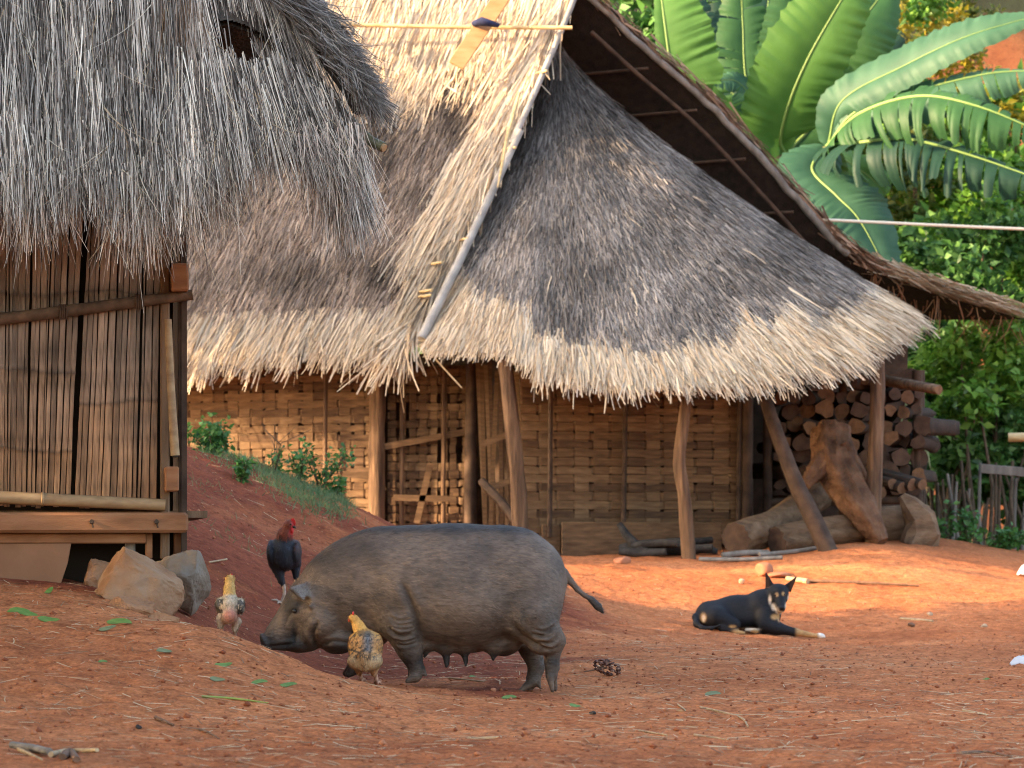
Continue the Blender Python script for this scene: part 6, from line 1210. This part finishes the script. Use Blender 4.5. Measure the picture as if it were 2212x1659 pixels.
twig('dry_stalk', [(25, 1615), (70, 1625), (108, 1640)], [.010, .012, .010], M_GREYWOOD, 'grey split stick in the foreground corner debris', 'stick'); twig('dry_stalk', [(110, 1645), (150, 1630), (210, 1640)], [.008, .010, .006], M_DRY, 'tan stalk crossing the foreground corner debris', 'stalk'); twig('dry_stalk', [(40, 1625), (90, 1650)], [.005, .003], M_DRY, 'thin straw stalk below the grey split stick', 'stalk'); twig('brown_twig', [(135, 1650), (150, 1640), (165, 1655)], [.010, .013, .009], M_BROWN, 'knotty brown root end in the foreground corner debris')
twig('root_twig', [(1460, 1520), (1540, 1530), (1600, 1548), (1615, 1570)], [.004, .005, .004, .003], M_DRY, 'curling dry rootlet on the open earth below the dog', 'twig'); twig('root_twig', [(1460, 1520), (1480, 1535), (1462, 1532)], [.004, .003, .002], M_DRY, 'small loop of dry rootlet beside the curling one', 'twig'); twig('dry_stalk', [(1500, 1590), (1572, 1604)], [.004, .003], M_DRY, 'straight dry stalk on the earth below the curling rootlet', 'stalk'); twig('dry_stalk', [(1375, 1575), (1440, 1590)], [.004, .003], M_DRY, 'straight dry stalk on the foreground earth right of the sow', 'stalk')
twig('brown_twig', [(2075, 1640), (2130, 1632), (2185, 1650)], [.005, .005, .003], M_BROWN, 'curved brown twig in the right foreground'); twig('dry_stalk', [(1945, 1337), (2015, 1345)], [.012, .010], M_DRY, 'flat pale stick on the sunlit earth right of the dog', 'stick'); twig('long_stick', [(1735, 1258), (1850, 1264), (1985, 1270)], [.016, .014, .008], M_BROWN, 'long thin stick lying behind the dog', 'stick'); twig('dry_stalk', [(1700, 1255), (1745, 1262)], [.02, .025], M_DRY, 'short pale stub at the end of the long stick', 'stick'); twig('dry_stalk', [(2080, 1535), (2130, 1545)], [.005, .004], M_DRY, 'dry stalk on the right foreground earth', 'stalk')
def lump(name, x, y, rx, rz, m, label, cat, seed, lift=.5, ry=None):
    import bmesh
    D = find_D(x, y + rz * 0); c = on(x, D); bm = bmesh.new(); bmesh.ops.create_icosphere(bm, subdivisions=3, radius=1); P = np.array([v.co for v in bm.verts]); rr = np.random.default_rng(seed)
    for k in range(7): d = nrm(rr.normal(size=3)); s = np.maximum(P @ d - rr.uniform(.5, .8), 0); P = P - np.outer(s * .9, d)
    P = P * np.array([rx, ry or rx * .8, rz]) + c + np.array([0, 0, rz * lift]); f = np.array([[v.index for v in q.verts] for q in bm.faces]); bm.free(); o = obj(name, P, f, m, smooth=True); tag(o, label, cat); return o
M_PALEST = mat('pale_stone', noise=(12, [(.3, (.36, .24, .15)), (.7, (.50, .38, .27))]), rough=.9); M_PINK = mat('pinkish_clay', noise=(8, [(.3, (.30, .11, .055)), (.7, (.40, .165, .09))]), rough=.8)
lump('clay_lump', 1650, 1246, .085, .085, M_PINK, 'smooth orange clay lump on the sunlit earth behind the dog ears', 'clay', 1, .55); lump('clay_shard', 1685, 1247, .12, .035, M_PINK, 'flat pinkish clay shard beside the orange clay lump', 'clay', 2, .6); lump('clay_lump', 1340, 1218, .10, .05, M_PINK, 'low orange earth lump at the edge of the sunlit strip', 'clay', 4, .5)
lump('pebble', 1602, 1262, .030, .026, M_PALEST, 'pale round pebble on sunlit earth left of the dog head', 'stone', 5, .6); lump('pebble', 2125, 1352, .028, .020, M_PALEST, 'pale pebble on sunlit earth right of the flat stick', 'stone', 6); lump('pebble', 2008, 1330, .026, .018, M_PALEST, 'small pale pebble above the flat pale stick', 'stone', 7); lump('pebble', 1968, 1356, .03, .02, M_BROWN, 'dark pebble below the flat pale stick', 'stone', 8); lump('pebble', 818, 1482, .016, .012, M_PINK, 'small orange pebble at the feet of the speckled pullet', 'stone', 9)
lump('pebble', 1280, 1548, .013, .009, M_CHAR, 'small black pebble on the earth right of the sow', 'stone', 10); lump('pebble', 1066, 1500, .014, .012, M_PINK, 'orange earth pebble left of the sow hind feet', 'stone', 12); lump('pebble', 300, 1443 + 130, .010, .009, M_CHAR, 'dark grit pebble below the crumpled leaves', 'stone', 13)
# dark seed head right of the pig
D = find_D(1312, 1462); c = on(1312, D, .035); t = thing('seed_head', 'dark brown lumpy dry seed head on the earth behind the sow', 'seed head', on(1312, D)); w_ = MB(); rr = np.random.default_rng(2)
for k in range(110):
    th = rr.random() * 2 * math.pi; q = rr.uniform(-1, 1); rad = .032 * math.sqrt(1 - q * q * .85); p_ = c + np.array([q * .058, rad * math.cos(th), rad * math.sin(th) - q * .012]); s = rr.uniform(.006, .011)
    w_.add([p_ + np.array(o_) * s for o_ in oc], [tuple(q_) for q_ in of])
w_.build('seeds', mat('seed_husk', island=[(.05, .02, .014), (.12, .05, .035), (.20, .09, .06), (.36, .22, .15)], rough=.7), t); w_ = MB(); a = on(1262, D, .02); w_.tube([a, (a + c) / 2, c], [.003, .004, .006], 6); w_.build('stalk', M_BROWN, t, True)
# white plastic scraps at the right edge
M_PLAST = mat('white_plastic', color=(.58, .59, .62), rough=.35)
def scrap(x, y, sx, sz, label, seed):
    D = find_D(x, y); c = on(x, D); rr = np.random.default_rng(seed); P = np.array([[c + np.array([(i - 3) / 3 * sx, (j - 3) / 3 * sx * .5, .01 + sz * (1 - ((i - 3) / 3.6) ** 2) * (1 - ((j - 3) / 3.6) ** 2) * rr.uniform(.5, 1.1)]) for i in range(7)] for j in range(7)]); mb = MB(); mb.grid(P); mb.grid(P - np.array([0, 0, .004])); o = mb.build('plastic_scrap', M_PLAST, None, True); tag(o, label, 'plastic')
scrap(2214, 1243, .07, .10, 'crumpled white plastic scrap at the yard edge below the fence', 1); scrap(2209, 1442, .06, .05, 'small white plastic scrap on the open earth right of the dog', 2)
